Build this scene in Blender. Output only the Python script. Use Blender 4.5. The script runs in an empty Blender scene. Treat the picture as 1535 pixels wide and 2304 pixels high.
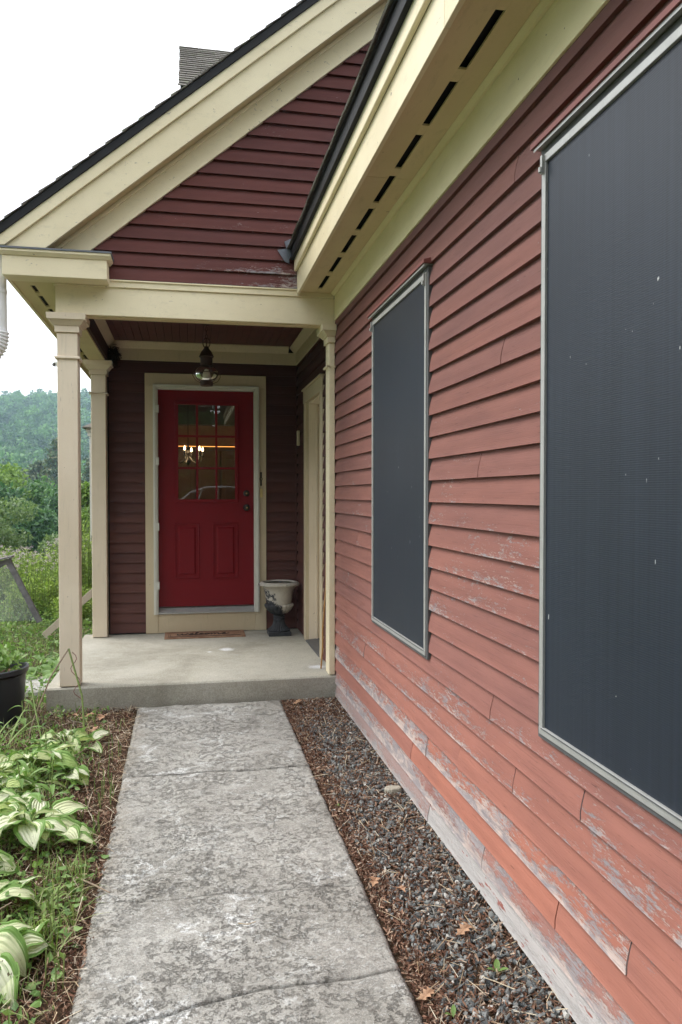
import bpy, math, random
import numpy as np
from mathutils import Vector, Matrix, noise as mn
R = math.radians
rnd = random.Random(7)
rng = np.random.default_rng(11)
sc = bpy.context.scene
COL = sc.collection

# ------------------------------------------------------------------ camera, world, sun, exposure
cd = bpy.data.cameras.new('camera')
cam = bpy.data.objects.new('camera', cd); COL.objects.link(cam)
cam.location = (0, 0, 1.42)
cam.rotation_euler = (R(90 - 1.2767), 0, R(-11.2285))
cd.sensor_fit = 'VERTICAL'; cd.sensor_height = 36.0; cd.sensor_width = 36.0
cd.lens = 36.0 * 1750 / 2304
cd.clip_start = 0.05; cd.clip_end = 3000
sc.camera = cam

SUN_EL, SUN_AZ = R(52), R(-68)       # azimuth measured from +Y towards +X
w = bpy.data.worlds.new('World'); sc.world = w; w.use_nodes = True
nt = w.node_tree; bg = nt.nodes['Background']
sky = nt.nodes.new('ShaderNodeTexSky'); sky.sky_type = 'NISHITA'; sky.sun_disc = False
sky.sun_elevation = SUN_EL; sky.sun_rotation = SUN_AZ
sky.air_density = 1.0; sky.dust_density = 3.0
mixs = nt.nodes.new('ShaderNodeMix'); mixs.data_type = 'RGBA'; mixs.inputs[0].default_value = 0.86
mixs.inputs[7].default_value = (10.5, 10.7, 11.0, 1)     # closed bright cloud cover over the blue sky
nt.links.new(sky.outputs[0], mixs.inputs[6]); nt.links.new(mixs.outputs[2], bg.inputs[0])
bg.inputs[1].default_value = 0.115
sd = bpy.data.lights.new('sun', 'SUN'); sd.energy = 1.1; sd.angle = R(24); sd.color = (1, .96, .9)
so = bpy.data.objects.new('sun', sd); COL.objects.link(so)
dirv = Vector((math.sin(SUN_AZ) * math.cos(SUN_EL), math.cos(SUN_AZ) * math.cos(SUN_EL), math.sin(SUN_EL)))
so.rotation_euler = dirv.to_track_quat('Z', 'Y').to_euler()
so.location = (-4, 0, 8)
vs = sc.view_settings
vs.view_transform = 'Standard'; vs.look = 'None'; vs.gamma = 1; vs.exposure = 1.2; vs.use_curve_mapping = False
cy = sc.cycles
cy.max_bounces = 7; cy.diffuse_bounces = 4; cy.glossy_bounces = 3; cy.transparent_max_bounces = 16
cy.volume_bounces = 0; cy.caustics_reflective = False; cy.caustics_refractive = False
cy.sample_clamp_indirect = 6

# ------------------------------------------------------------------ mesh helpers
class MB:
    def __init__(s): s.v = []; s.f = []; s.uv = []; s.sm = []
    def add(s, vs, fs, uvs=None, smooth=False):
        b = len(s.v); s.v += [tuple(p) for p in vs]
        for k, f in enumerate(fs):
            s.f.append([b + i for i in f]); s.sm.append(smooth)
            s.uv.append(uvs[k] if uvs else [(0, 0)] * len(f))
        return s
    def box(s, x0, x1, y0, y1, z0, z1):
        vs = [(x, y, z) for x in (x0, x1) for y in (y0, y1) for z in (z0, z1)]
        fs = [(0, 1, 3, 2), (4, 6, 7, 5), (0, 4, 5, 1), (2, 3, 7, 6), (0, 2, 6, 4), (1, 5, 7, 3)]
        uvs = []
        for f in fs:
            q = [vs[i] for i in f]
            d = [max(p[a] for p in q) - min(p[a] for p in q) for a in range(3)]
            ax = sorted(range(3), key=lambda a: -d[a])[:2]
            uvs.append([(p[ax[0]], p[ax[1]]) for p in q])
        return s.add(vs, fs, uvs)
    def prism(s, poly, axis, a0, a1):
        """extrude a polygon (list of 2-D points) along an axis; points are given in the other two axes in order"""
        def mk(p, a):
            c = list(p); c.insert(axis, a); return tuple(c)
        n = len(poly)
        vs = [mk(p, a0) for p in poly] + [mk(p, a1) for p in poly]
        ar = sum(poly[i][0] * poly[(i + 1) % n][1] - poly[(i + 1) % n][0] * poly[i][1] for i in range(n))
        fl = (ar > 0) ^ (axis == 1)
        e0 = list(range(n)); e1 = list(range(n, 2 * n))
        fs = [e0[::-1] if fl else e0, e1 if fl else e1[::-1]]
        uvs = [[poly[i] for i in fs[0]], [poly[i - n] for i in fs[1]]]
        for i in range(n):
            j = (i + 1) % n
            f = (i, j, n + j, n + i); f = f if fl else f[::-1]
            fs.append(f)
            L = math.dist(poly[i], poly[j]); m = {i: (a0, 0), j: (a0, L), n + j: (a1, L), n + i: (a1, 0)}
            uvs.append([m[k] for k in f])
        return s.add(vs, fs, uvs)
    def tube(s, pts, r, n=6, closed=False, cap=True):
        pts = [Vector(p) for p in pts]; m = len(pts)
        rs = r if isinstance(r, (list, tuple)) else [r] * m
        vs = []
        t0 = (pts[1] - pts[0]).normalized()
        up = Vector((0, 0, 1)) if abs(t0.z) < .9 else Vector((1, 0, 0))
        a = t0.cross(up).normalized()
        for i, p in enumerate(pts):
            q0 = pts[i - 1] if (i or closed) else p; q1 = pts[(i + 1) % m] if (i < m - 1 or closed) else p
            t = (q1 - q0).normalized()
            a = (a - t * a.dot(t)).normalized(); b = t.cross(a)
            for k in range(n):
                g = 2 * math.pi * k / n
                vs.append(p + (a * math.cos(g) + b * math.sin(g)) * rs[i])
        fs = []
        for i in range(m if closed else m - 1):
            j = (i + 1) % m
            for k in range(n):
                fs.append((i * n + k, i * n + (k + 1) % n, j * n + (k + 1) % n, j * n + k))
        if cap and not closed:
            fs.append(tuple(range(n))[::-1]); fs.append(tuple(range((m - 1) * n, m * n)))
        return s.add(vs, fs, None, n > 5)
    def lathe(s, prof, c=(0, 0, 0), n=24, fn=None, axis='z', cap=False):
        vs = []; m = len(prof)
        for i, (r, z) in enumerate(prof):
            for k in range(n):
                g = 2 * math.pi * k / n; rr = r * (fn(i, g) if fn else 1)
                if axis == 'z': vs.append((c[0] + rr * math.cos(g), c[1] + rr * math.sin(g), c[2] + z))
                else: vs.append((c[0] + rr * math.cos(g), c[1] + z, c[2] - rr * math.sin(g)))
        fs = [(i * n + k, i * n + (k + 1) % n, (i + 1) * n + (k + 1) % n, (i + 1) * n + k) for i in range(m - 1) for k in range(n)]
        if cap: fs.append(tuple(range(n))[::-1]); fs.append(tuple(range((m - 1) * n, m * n)))
        return s.add(vs, fs, None, True)

def wloc(o):
    v = Vector((0, 0, 0))
    while o is not None: v += o.location; o = o.parent
    return v
def link(name, me, mat, parent=None, **props):
    o = bpy.data.objects.new(name, me); COL.objects.link(o)
    if mat is not None:
        for m in (mat if isinstance(mat, (list, tuple)) else [mat]): me.materials.append(m)
    if parent is not None: o.parent = parent
    for k, v in props.items(): o[k] = v
    return o
def obj(name, mb, mat, parent=None, at=None, bevel=0, **props):
    """at = world place of the new object's origin (default: the middle bottom of its shape, or its parent's origin)"""
    pw = wloc(parent)
    if parent is None and at is None:
        a = np.array(mb.v); at = (*(((a.min(0) + a.max(0)) / 2)[:2]), a[:, 2].min())
    org = Vector(at) if at is not None else pw
    me = bpy.data.meshes.new(name)
    me.from_pydata([(v[0] - org.x, v[1] - org.y, v[2] - org.z) for v in mb.v], [], mb.f)
    uvl = me.uv_layers.new(name='UVMap')
    flat = [c for f in mb.uv for p in f for c in p[:2]]
    uvl.data.foreach_set('uv', flat)
    me.polygons.foreach_set('use_smooth', mb.sm)
    me.validate(); me.update()
    if any(mb.sm): me.set_sharp_from_angle(angle=R(35))
    o = link(name, me, mat, parent, **props)
    o.location = org - pw
    if bevel:
        b = o.modifiers.new('bevel', 'BEVEL'); b.width = bevel; b.segments = 2; b.limit_method = 'ANGLE'; b.angle_limit = R(40)
    return o
def thing(name, label, cat, loc, group=None):
    o = bpy.data.objects.new(name, None); COL.objects.link(o); o.location = loc
    o['label'] = label; o['category'] = cat
    if group: o['group'] = group
    return o
def fast(name, V, F, mat, parent=None, uv=None, smooth=False, at=(0, 0, 0), **props):
    """big mesh from numpy arrays; every face has the same number of corners"""
    V = np.asarray(V, np.float32) - np.array(at, np.float32); F = np.asarray(F, np.int32); k = F.shape[1]
    me = bpy.data.meshes.new(name)
    me.vertices.add(len(V)); me.vertices.foreach_set('co', V.ravel())
    me.loops.add(F.size); me.loops.foreach_set('vertex_index', F.ravel())
    me.polygons.add(len(F)); me.polygons.foreach_set('loop_start', np.arange(0, F.size, k, dtype=np.int32))
    try: me.polygons.foreach_set('loop_total', np.full(len(F), k, np.int32))
    except Exception: pass
    if uv is not None:
        l = me.uv_layers.new(name='UVMap'); l.data.foreach_set('uv', np.asarray(uv, np.float32)[F.ravel()].ravel())
    me.polygons.foreach_set('use_smooth', np.full(len(F), smooth))
    me.update(calc_edges=True)
    o = link(name, me, mat, parent, **props); o.location = Vector(at) - wloc(parent)
    return o

# ------------------------------------------------------------------ material helpers
class NT:
    def __init__(s, name):
        s.m = bpy.data.materials.new(name); s.m.use_nodes = True; s.t = s.m.node_tree
        s.b = s.t.nodes['Principled BSDF']; s.out = s.t.nodes['Material Output']
    def n(s, ty, **kw):
        x = s.t.nodes.new(ty)
        for k, v in kw.items(): setattr(x, k, v)
        return x
    def l(s, a, b): s.t.links.new(a, b)
    def val(s, sock, v):
        if isinstance(v, (int, float)): sock.default_value = v
        elif isinstance(v, (tuple, list)): sock.default_value = (*v, 1) if len(v) == 3 and len(sock.default_value) == 4 else v
        else: s.l(v, sock)
    def coord(s, which='Object', scale=(1, 1, 1), rand=False):
        c = s.n('ShaderNodeTexCoord'); m = s.n('ShaderNodeMapping'); m.inputs[3].default_value = scale
        s.l(c.outputs[which], m.inputs[0])
        if rand:
            oi = s.n('ShaderNodeObjectInfo'); mu = s.n('ShaderNodeVectorMath', operation='SCALE')
            cb = s.n('ShaderNodeCombineXYZ')
            for i in range(3): s.l(oi.outputs['Random'], cb.inputs[i])
            s.l(cb.outputs[0], mu.inputs[0]); mu.inputs[3].default_value = 57.0
            s.l(mu.outputs[0], m.inputs[1])
        return m.outputs[0]
    def noise(s, vec, scale=5, detail=4, rough=.55, dist=0):
        x = s.n('ShaderNodeTexNoise'); x.inputs['Scale'].default_value = scale; x.inputs['Detail'].default_value = detail
        x.inputs['Roughness'].default_value = rough; x.inputs['Distortion'].default_value = dist
        if vec is not None: s.l(vec, x.inputs[0])
        return x.outputs[0]
    def ramp(s, fac, *stops):
        x = s.n('ShaderNodeValToRGB'); e = x.color_ramp.elements
        while len(e) < len(stops): e.new(.5)
        for i, (p, c) in enumerate(stops):
            e[i].position = p; e[i].color = (*c, 1) if isinstance(c, (tuple, list)) else (c, c, c, 1)
        s.l(fac, x.inputs[0]); return x.outputs[0]
    def mix(s, fac, a, b, mode='MIX'):
        x = s.n('ShaderNodeMix', data_type='RGBA', blend_type=mode)
        s.val(x.inputs[0], fac); s.val(x.inputs[6], a); s.val(x.inputs[7], b); return x.outputs[2]
    def math(s, op, a, b=0, clamp=False):
        x = s.n('ShaderNodeMath', operation=op, use_clamp=clamp); s.val(x.inputs[0], a); s.val(x.inputs[1], b); return x.outputs[0]
    def attr(s, name, ty='OBJECT'):
        x = s.n('ShaderNodeAttribute', attribute_type=ty, attribute_name=name); return x.outputs[2]
    def bump(s, h, strength=.3, dist=.01):
        x = s.n('ShaderNodeBump'); x.inputs[0].default_value = strength; x.inputs[1].default_value = dist
        s.l(h, x.inputs['Height']); s.l(x.outputs[0], s.b.inputs['Normal']); return x
    def fin(s, col=None, rough=.6, spec=.5, metal=0):
        if col is not None: s.val(s.b.inputs['Base Color'], col)
        s.val(s.b.inputs['Roughness'], rough); s.b.inputs['Specular IOR Level'].default_value = spec
        s.b.inputs['Metallic'].default_value = metal
        return s.m

def clap_mat(name, c_lo, c_hi, z_lo, z_hi, peel=(.50, .41, .37), grey=(.27, .25, .26), rough=.72, spec=.25, xwear=None):
    """painted wood clapboard: UV.x = metres along, UV.y = metres up from the drip edge.
    Object properties: wear 0..1 (paint loss), orange 0..1 (fresher salmon paint), bare 0..1 (bare weathered wood)"""
    t = NT(name)
    uv = t.coord('UV', (1, 1, 1), True)
    grain = t.noise(t.coord('UV', (5, 260, 1), True), 1, 4, .6, .3)
    broad = t.noise(t.coord('UV', (1.1, 5, 1), True), 2.2, 5, .6)
    fine = t.noise(t.coord('UV', (70, 330, 1), True), 1, 4, .8)
    chip = t.noise(t.coord('UV', (22, 110, 1), True), 1, 6, .8, .3)
    blot = t.noise(t.coord('UV', (9, 26, 1), True), 1, 6, .7, .6)
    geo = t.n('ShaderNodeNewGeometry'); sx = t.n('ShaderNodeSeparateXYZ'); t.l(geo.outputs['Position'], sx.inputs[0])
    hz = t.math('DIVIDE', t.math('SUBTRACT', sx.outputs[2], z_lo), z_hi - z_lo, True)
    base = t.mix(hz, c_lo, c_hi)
    base = t.mix(t.math('MULTIPLY', t.attr('orange'), .85), base, (.41, .165, .115))
    oi = t.n('ShaderNodeObjectInfo')
    base = t.mix(1, base, t.ramp(oi.outputs['Random'], (0, (.90, .92, .95)), (1, (1.06, 1.02, .98))), 'MULTIPLY')
    base = t.mix(1, base, t.ramp(broad, (.3, (.86, .86, .88)), (.7, (1.1, 1.08, 1.06))), 'MULTIPLY')
    base = t.mix(1, base, t.ramp(grain, (.28, (.78, .78, .8)), (.42, (1, 1, 1))), 'MULTIPLY')
    # paint loss: stronger near the drip edge
    su = t.n('ShaderNodeSeparateXYZ'); tc = t.n('ShaderNodeTexCoord'); t.l(tc.outputs['UV'], su.inputs[0])
    edge = t.math('MULTIPLY', t.math('SUBTRACT', 1, t.math('DIVIDE', su.outputs[1], .045), True), .22)
    wear = t.attr('wear')
    if xwear:   # paint lost where water runs off the low roof
        wear = t.math('MULTIPLY', wear, t.math('ADD', .25, t.math('MULTIPLY', t.math('DIVIDE', t.math('SUBTRACT', sx.outputs[0], xwear[0]), xwear[1] - xwear[0], True), 1.1)))
    reg = t.noise(t.coord('UV', (1.7, 4, 1), True), 1, 3, .6)
    m = t.math('ADD', t.math('MULTIPLY', blot, .34), t.math('ADD', t.math('MULTIPLY', fine, .26), t.math('MULTIPLY', chip, .60)))
    m = t.math('ADD', m, t.math('ADD', t.math('MULTIPLY', wear, .30), t.math('MULTIPLY', edge, t.math('MULTIPLY', wear, 1.25))))
    m = t.math('ADD', m, t.math('MULTIPLY', t.math('SUBTRACT', reg, .5), .42))
    mask = t.ramp(m, (.775, 0), (.83, .92))
    pc = t.mix(t.ramp(blot, (.42, 0), (.56, 1)), peel, grey)
    pc = t.mix(1, pc, t.ramp(grain, (.25, (.7, .7, .7)), (.5, (1.05, 1.05, 1.05))), 'MULTIPLY')
    col = t.mix(mask, base, pc)
    bare = t.mix(grain, (.33, .31, .30), (.60, .58, .56))
    bare = t.mix(t.ramp(t.noise(t.coord('UV', (6, 30, 1), True), 1, 4, .7), (.60, 0), (.64, 1)), bare, (.30, .11, .09))
    col = t.mix(t.attr('bare'), col, bare)
    # nail heads and tiny dark checks
    chk = t.ramp(t.noise(t.coord('UV', (14, 300, 1), True), 1, 2, .5, 1.0), (.27, 1), (.30, 0))
    col = t.mix(t.math('MULTIPLY', chk, .55), col, (.05, .025, .022))
    h = t.math('ADD', t.math('MULTIPLY', grain, .5), t.math('MULTIPLY', mask, -.6))
    t.bump(t.math('ADD', h, t.math('MULTIPLY', broad, .5)), .5, .0035)
    return t.fin(col, rough, spec)

def paint_mat(name, col, moss=0, crackle=0, axis_scale=(2, 2, 2), rough=.6, grime=.35):
    t = NT(name)
    c = t.coord('Object', (1, 1, 1), True)
    g = t.noise(c, 1.3, 5, .6); d = t.noise(t.coord('Object', axis_scale, True), 14, 5, .7, .4)
    spots = t.noise(c, 38, 3, .5)
    base = t.mix(1, col, t.ramp(g, (.3, (.90, .88, .84)), (.68, (1.05, 1.05, 1.05))), 'MULTIPLY')
    base = t.mix(t.math('MULTIPLY', t.ramp(d, (.55, 0), (.75, 1)), grime), base, tuple(x * .62 for x in col))
    if moss:
        m = t.ramp(t.noise(c, 1.6, 5, .65), (.40, 0), (.66, 1))
        base = t.mix(t.math('MULTIPLY', m, moss), base, (.60, .57, .27))
    if crackle:
        k = t.ramp(t.noise(t.coord('Object', axis_scale, True), 26, 6, .75, .7), (.335, 1), (.37, 0))
        k2 = t.ramp(t.noise(c, 2.4, 3, .5), (.50, 0), (.6, 1))
        base = t.mix(t.math('MULTIPLY', t.math('MULTIPLY', k, k2), crackle), base, (.28, .25, .22))
    base = t.mix(t.ramp(spots, (.245, 1), (.26, 0)), base, (.22, .17, .12))
    t.bump(t.math('ADD', d, t.math('MULTIPLY', g, .5)), .28, .004)
    return t.fin(base, rough, .3)

def plain(name, col, rough=.5, spec=.5, metal=0, var=.15, scale=8, bump=0):
    t = NT(name); g = t.noise(t.coord('Object', (1, 1, 1), True), scale, 5, .6)
    base = t.mix(1, col, t.ramp(g, (.3, (1 - var,) * 3), (.7, (1 + var,) * 3)), 'MULTIPLY')
    if bump: t.bump(g, bump, .005)
    return t.fin(base, rough, spec, metal)

def leaf_mat(name, stops, trans=.35, rough=.5, patch=0):
    t = NT(name); geo = t.n('ShaderNodeNewGeometry')
    col = t.ramp(geo.outputs['Random Per Island'], *stops)
    if patch: col = t.mix(1, col, t.ramp(t.noise(t.coord('Object'), patch, 3, .55), (.36, (.55, .62, .70)), (.5, (.95, .95, .95)), (.66, (1.45, 1.35, 1.1))), 'MULTIPLY')
    tb = t.n('ShaderNodeBsdfTranslucent'); t.l(t.mix(1, col, (1.25, 1.35, .8), 'MULTIPLY'), tb.inputs[0])
    mx = t.n('ShaderNodeMixShader'); mx.inputs[0].default_value = trans
    t.fin(col, rough, .35); t.l(t.b.outputs[0], mx.inputs[1]); t.l(tb.outputs[0], mx.inputs[2]); t.l(mx.outputs[0], t.out.inputs[0])
    return t.m

M = {}
M['side'] = clap_mat('faded_red_paint_with_eave_shade', (.325, .143, .117), (.155, .070, .061), .1, 2.5)  # faded siding; top colour darkened to paint in the eave's shade
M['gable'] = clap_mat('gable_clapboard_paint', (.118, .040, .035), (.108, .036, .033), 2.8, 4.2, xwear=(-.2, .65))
M['porch'] = clap_mat('porch_clapboard_paint', (.125, .054, .045), (.066, .027, .024), .2, 2.5)  # shade high inside the porch put into the darker top colour
M['cream'] = paint_mat('cream_trim_paint', (.79, .70, .50), crackle=.7, axis_scale=(2, .6, 2))
M['cream_rake'] = paint_mat('cream_rake_paint', (.80, .71, .51), crackle=1, axis_scale=(.9, 2, 1.6))
M['cream_moss'] = paint_mat('mossy_cream_paint', (.78, .70, .45), moss=.12, axis_scale=(2, .3, 2))
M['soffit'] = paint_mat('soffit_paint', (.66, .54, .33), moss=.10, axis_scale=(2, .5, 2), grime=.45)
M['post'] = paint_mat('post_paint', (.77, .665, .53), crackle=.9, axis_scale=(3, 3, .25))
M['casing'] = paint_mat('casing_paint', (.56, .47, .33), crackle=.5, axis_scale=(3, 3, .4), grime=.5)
M['ceil'] = plain('ceiling_paint', (.105, .034, .032), .55, .3, bump=.1)
M['red_dark'] = plain('red_cap_paint', (.20, .06, .052), .6)
M['alu'] = plain('aluminium', (.42, .42, .405), .5, .5, .4, .08, 20)
M['alu_dark'] = plain('weathered_aluminium', (.12, .122, .126), .55, .5, .3, .1, 20)
M['alu_white'] = plain('storm_frame_paint', (.62, .61, .55), .4, .5, 0, .05)
M['drip'] = plain('black_drip_edge', (.018, .018, .020), .7, .25)
M['flash'] = plain('grey_flashing', (.13, .14, .165), .5, .5, .2)
M['void'] = plain('dark_cavity', (.02, .018, .016), .9, .1)
M['white'] = plain('white_plastic', (.78, .79, .80), .35, .5, 0, .04)

def shingle_mat():
    t = NT('asphalt_shingle'); c = t.coord('Object', (1, 1, 1), True)
    oi = t.n('ShaderNodeObjectInfo'); geo = t.n('ShaderNodeNewGeometry')
    g = t.ramp(t.noise(c, 220, 2, .6), (.35, (.55, .55, .55)), (.65, (1.4, 1.4, 1.4)))
    b = t.ramp(geo.outputs['Random Per Island'], (0, (.115, .100, .090)), (.5, (.16, .145, .13)), (1, (.21, .195, .175)))
    b = t.mix(1, b, g, 'MULTIPLY')
    b = t.mix(t.ramp(t.noise(c, 7, 5, .7), (.56, 0), (.64, 1)), b, (.20, .21, .15))
    t.bump(g, .4, .004); return t.fin(b, .9, .2)
M['shingle'] = shingle_mat()

def concrete_mat(name, base, dark, light, lich=1.0, rough_relief=.6, warm=0):
    t = NT(name); c = t.coord('Object')
    big = t.noise(c, 1.5, 6, .65, .3); mid = t.noise(c, 9, 7, .72, .5); fine = t.noise(c, 120, 4, .7); mic = t.noise(c, 420, 2, .6)
    col = t.mix(t.ramp(mid, (.36, 0), (.62, 1)), dark, base); col = t.mix(1, col, t.ramp(t.noise(c, 1.9, 5, .7, .4), (.34, (.76, .755, .74)), (.55, (1.0, 1.0, 1.0)), (.7, (1.1, 1.1, 1.1))), 'MULTIPLY')
    col = t.mix(t.math('MULTIPLY', t.ramp(big, (.45, 0), (.70, 1)), .6), col, light)
    # pale streaks of lime along old trowel and crack lines
    w = t.n('ShaderNodeTexVoronoi', feature='DISTANCE_TO_EDGE'); w.inputs['Scale'].default_value = 3.0
    dv = t.n('ShaderNodeVectorMath', operation='ADD'); t.l(c, dv.inputs[0])
    nz = t.n('ShaderNodeTexNoise'); nz.inputs['Scale'].default_value = 2.6; nz.inputs['Detail'].default_value = 7; nz.inputs['Roughness'].default_value = .7
    t.l(c, nz.inputs[0]); sc2 = t.n('ShaderNodeVectorMath', operation='SCALE'); sc2.inputs[3].default_value = .9
    t.l(nz.outputs[1], sc2.inputs[0]); t.l(sc2.outputs[0], dv.inputs[1]); t.l(dv.outputs[0], w.inputs[0])
    crk = t.math('MULTIPLY', t.ramp(w.outputs[0], (.0, 1), (.007, 0)), t.ramp(t.noise(c, 2.1, 3, .6), (.48, 0), (.56, 1)))
    line = t.math('MULTIPLY', t.ramp(w.outputs[0], (.0, 1), (.045, 0)), t.ramp(t.noise(c, 3.1, 3, .6), (.46, 0), (.6, 1)))
    lace = t.math('MULTIPLY', t.ramp(t.noise(c, 34, 6, .8, 1.2), (.55, 0), (.63, 1)), t.ramp(t.noise(c, 2.4, 4, .6), (.42, 0), (.62, 1)))
    col = t.mix(t.math('MULTIPLY', t.math('MAXIMUM', line, t.math('MULTIPLY', lace, .7)), lich), col, (.70, .71, .70))
    pit = t.math('MULTIPLY', t.ramp(t.noise(c, 38, 9, .84), (.43, 1), (.48, 0)), t.ramp(t.noise(c, 3.3, 4, .7), (.42, .15), (.58, 1)))
    col = t.mix(t.math('MULTIPLY', pit, .17 * lich + .04), col, tuple(x * .55 for x in dark))
    if not warm:
        for px_, py_, r_ in ((.24, .08, .10), (.10, .0, .03), (.86, -.70, .10), (.80, .62, .04)):
            ds_ = t.n('ShaderNodeVectorMath', operation='DISTANCE'); t.l(c, ds_.inputs[0]); ds_.inputs[1].default_value = (px_, py_, .26)
            q_ = t.math('ADD', t.math('DIVIDE', ds_.outputs['Value'], r_), t.math('MULTIPLY', t.noise(c, 22, 5, .8), 1.6))
            col = t.mix(t.ramp(q_, (.0, 1), (.01, 1), (1.0, 0)) if False else t.math('MULTIPLY', t.math('SUBTRACT', 1.55, q_, True), 2.0, True), col, (.74, .75, .76))
    col = t.mix(1, col, t.ramp(fine, (.3, (.72, .72, .72)), (.7, (1.22, 1.22, 1.22))), 'MULTIPLY')
    col = t.mix(1, col, t.ramp(mic, (.3, (.82, .82, .82)), (.7, (1.16, 1.16, 1.16))), 'MULTIPLY')
    if warm:   # soil washed over the bed side
        sx = t.n('ShaderNodeSeparateXYZ'); t.l(c, sx.inputs[0])
        e = t.math('ADD', sx.outputs[0], t.math('MULTIPLY', t.math('SUBTRACT', t.noise(c, 5, 5, .7), .5), .35))
        col = t.mix(t.math('MULTIPLY', t.ramp(e, (-.0, 0), (0.001, 0)) if False else t.math('SUBTRACT', 1, t.math('DIVIDE', t.math('ADD', e, .40), .17), True), .6), col, (.20, .155, .10))
    col = t.mix(t.math('MULTIPLY', crk, .75 * min(1, lich)), col, (.09, .085, .08))
    fleck = t.ramp(t.noise(c, 62, 5, .9), (.565, 0), (.63, 1)); dfl = t.ramp(t.noise(c, 85, 6, .9, .3), (.39, 1), (.45, 0))
    col = t.mix(t.math('MULTIPLY', fleck, .55 * min(1, lich + .05)), col, (.66, .67, .66)); col = t.mix(t.math('MULTIPLY', dfl, .30 * min(1, lich + .1)), col, (.10, .10, .095))
    h = t.math('ADD', t.math('MULTIPLY', mid, .8), t.math('ADD', t.math('MULTIPLY', fine, .35), t.math('MULTIPLY', pit, -.5)))
    t.bump(h, rough_relief, .012)
    return t.fin(col, .92, .15)
M['path'] = concrete_mat('weathered_concrete', (.405, .39, .355), (.325, .312, .285), (.48, .468, .435), 1.0, 1.0, 1)
M['slab'] = concrete_mat('smooth_concrete', (.44, .42, .355), (.38, .36, .30), (.50, .48, .42), .12, .12)

def soil_mat():
    t = NT('soil_and_turf'); c = t.coord('Object')
    a = t.noise(c, 3, 6, .7); b = t.noise(c, 60, 5, .75)
    col = t.ramp(b, (.3, (.030, .020, .013)), (.5, (.075, .048, .030)), (.72, (.15, .105, .07)))
    geo = t.n('ShaderNodeNewGeometry'); sx = t.n('ShaderNodeSeparateXYZ'); t.l(geo.outputs['Position'], sx.inputs[0])
    far = t.math('DIVIDE', t.math('SUBTRACT', sx.outputs[1], 6.0), 3.0, True)
    far = t.math('MAXIMUM', far, t.math('DIVIDE', t.math('SUBTRACT', -1.8, sx.outputs[0]), 1.0, True))
    far = t.math('MAXIMUM', far, t.math('DIVIDE', t.math('SUBTRACT', -1.0, sx.outputs[1]), 1.0, True))
    gr = t.ramp(a, (.35, (.045, .075, .022)), (.65, (.085, .125, .040)))
    col = t.mix(far, col, gr)
    t.bump(b, .8, .02); return t.fin(col, .95, .1)
M['soil'] = soil_mat()
def island_mat(name, stops, rough=.7, spec=.4, nscale=60, nv=.3):
    t = NT(name); geo = t.n('ShaderNodeNewGeometry'); c = t.coord('Object')
    col = t.ramp(geo.outputs['Random Per Island'], *stops)
    n = t.noise(c, nscale, 4, .7)
    col = t.mix(1, col, t.ramp(n, (.3, (1 - nv,) * 3), (.7, (1 + nv,) * 3)), 'MULTIPLY')
    return t.fin(col, rough, spec)
M['gravel'] = island_mat('crushed_bluestone', ((0, (.07, .078, .08)), (.45, (.14, .15, .15)), (.8, (.21, .215, .205)), (.93, (.32, .31, .28)), (1, (.5, .49, .46))), .55, .5)
M['mulch'] = island_mat('bark_mulch', ((0, (.06, .03, .02)), (.45, (.17, .085, .055)), (.75, (.28, .17, .115)), (1, (.48, .38, .29))), .85, .2)
M['dry'] = island_mat('dry_leaf', ((0, (.22, .10, .05)), (.5, (.34, .19, .11)), (1, (.45, .32, .22))), .7, .3, 30)
M['straw'] = island_mat('dry_straw', ((0, (.30, .20, .11)), (.5, (.48, .38, .25)), (1, (.60, .54, .42))), .7, .3)
M['grass'] = leaf_mat('grass_blades', ((0, (.13, .20, .045)), (.5, (.21, .31, .08)), (.8, (.32, .40, .15)), (1, (.44, .40, .24))))
M['weed'] = leaf_mat('weed_leaf', ((0, (.09, .17, .05)), (.5, (.17, .29, .08)), (1, (.30, .43, .16))))
M['stem'] = island_mat('green_stem', ((0, (.12, .19, .045)), (1, (.24, .30, .10))), .6)
M['twig'] = plain('twig_bark', (.30, .23, .17), .8, .2)

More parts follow.
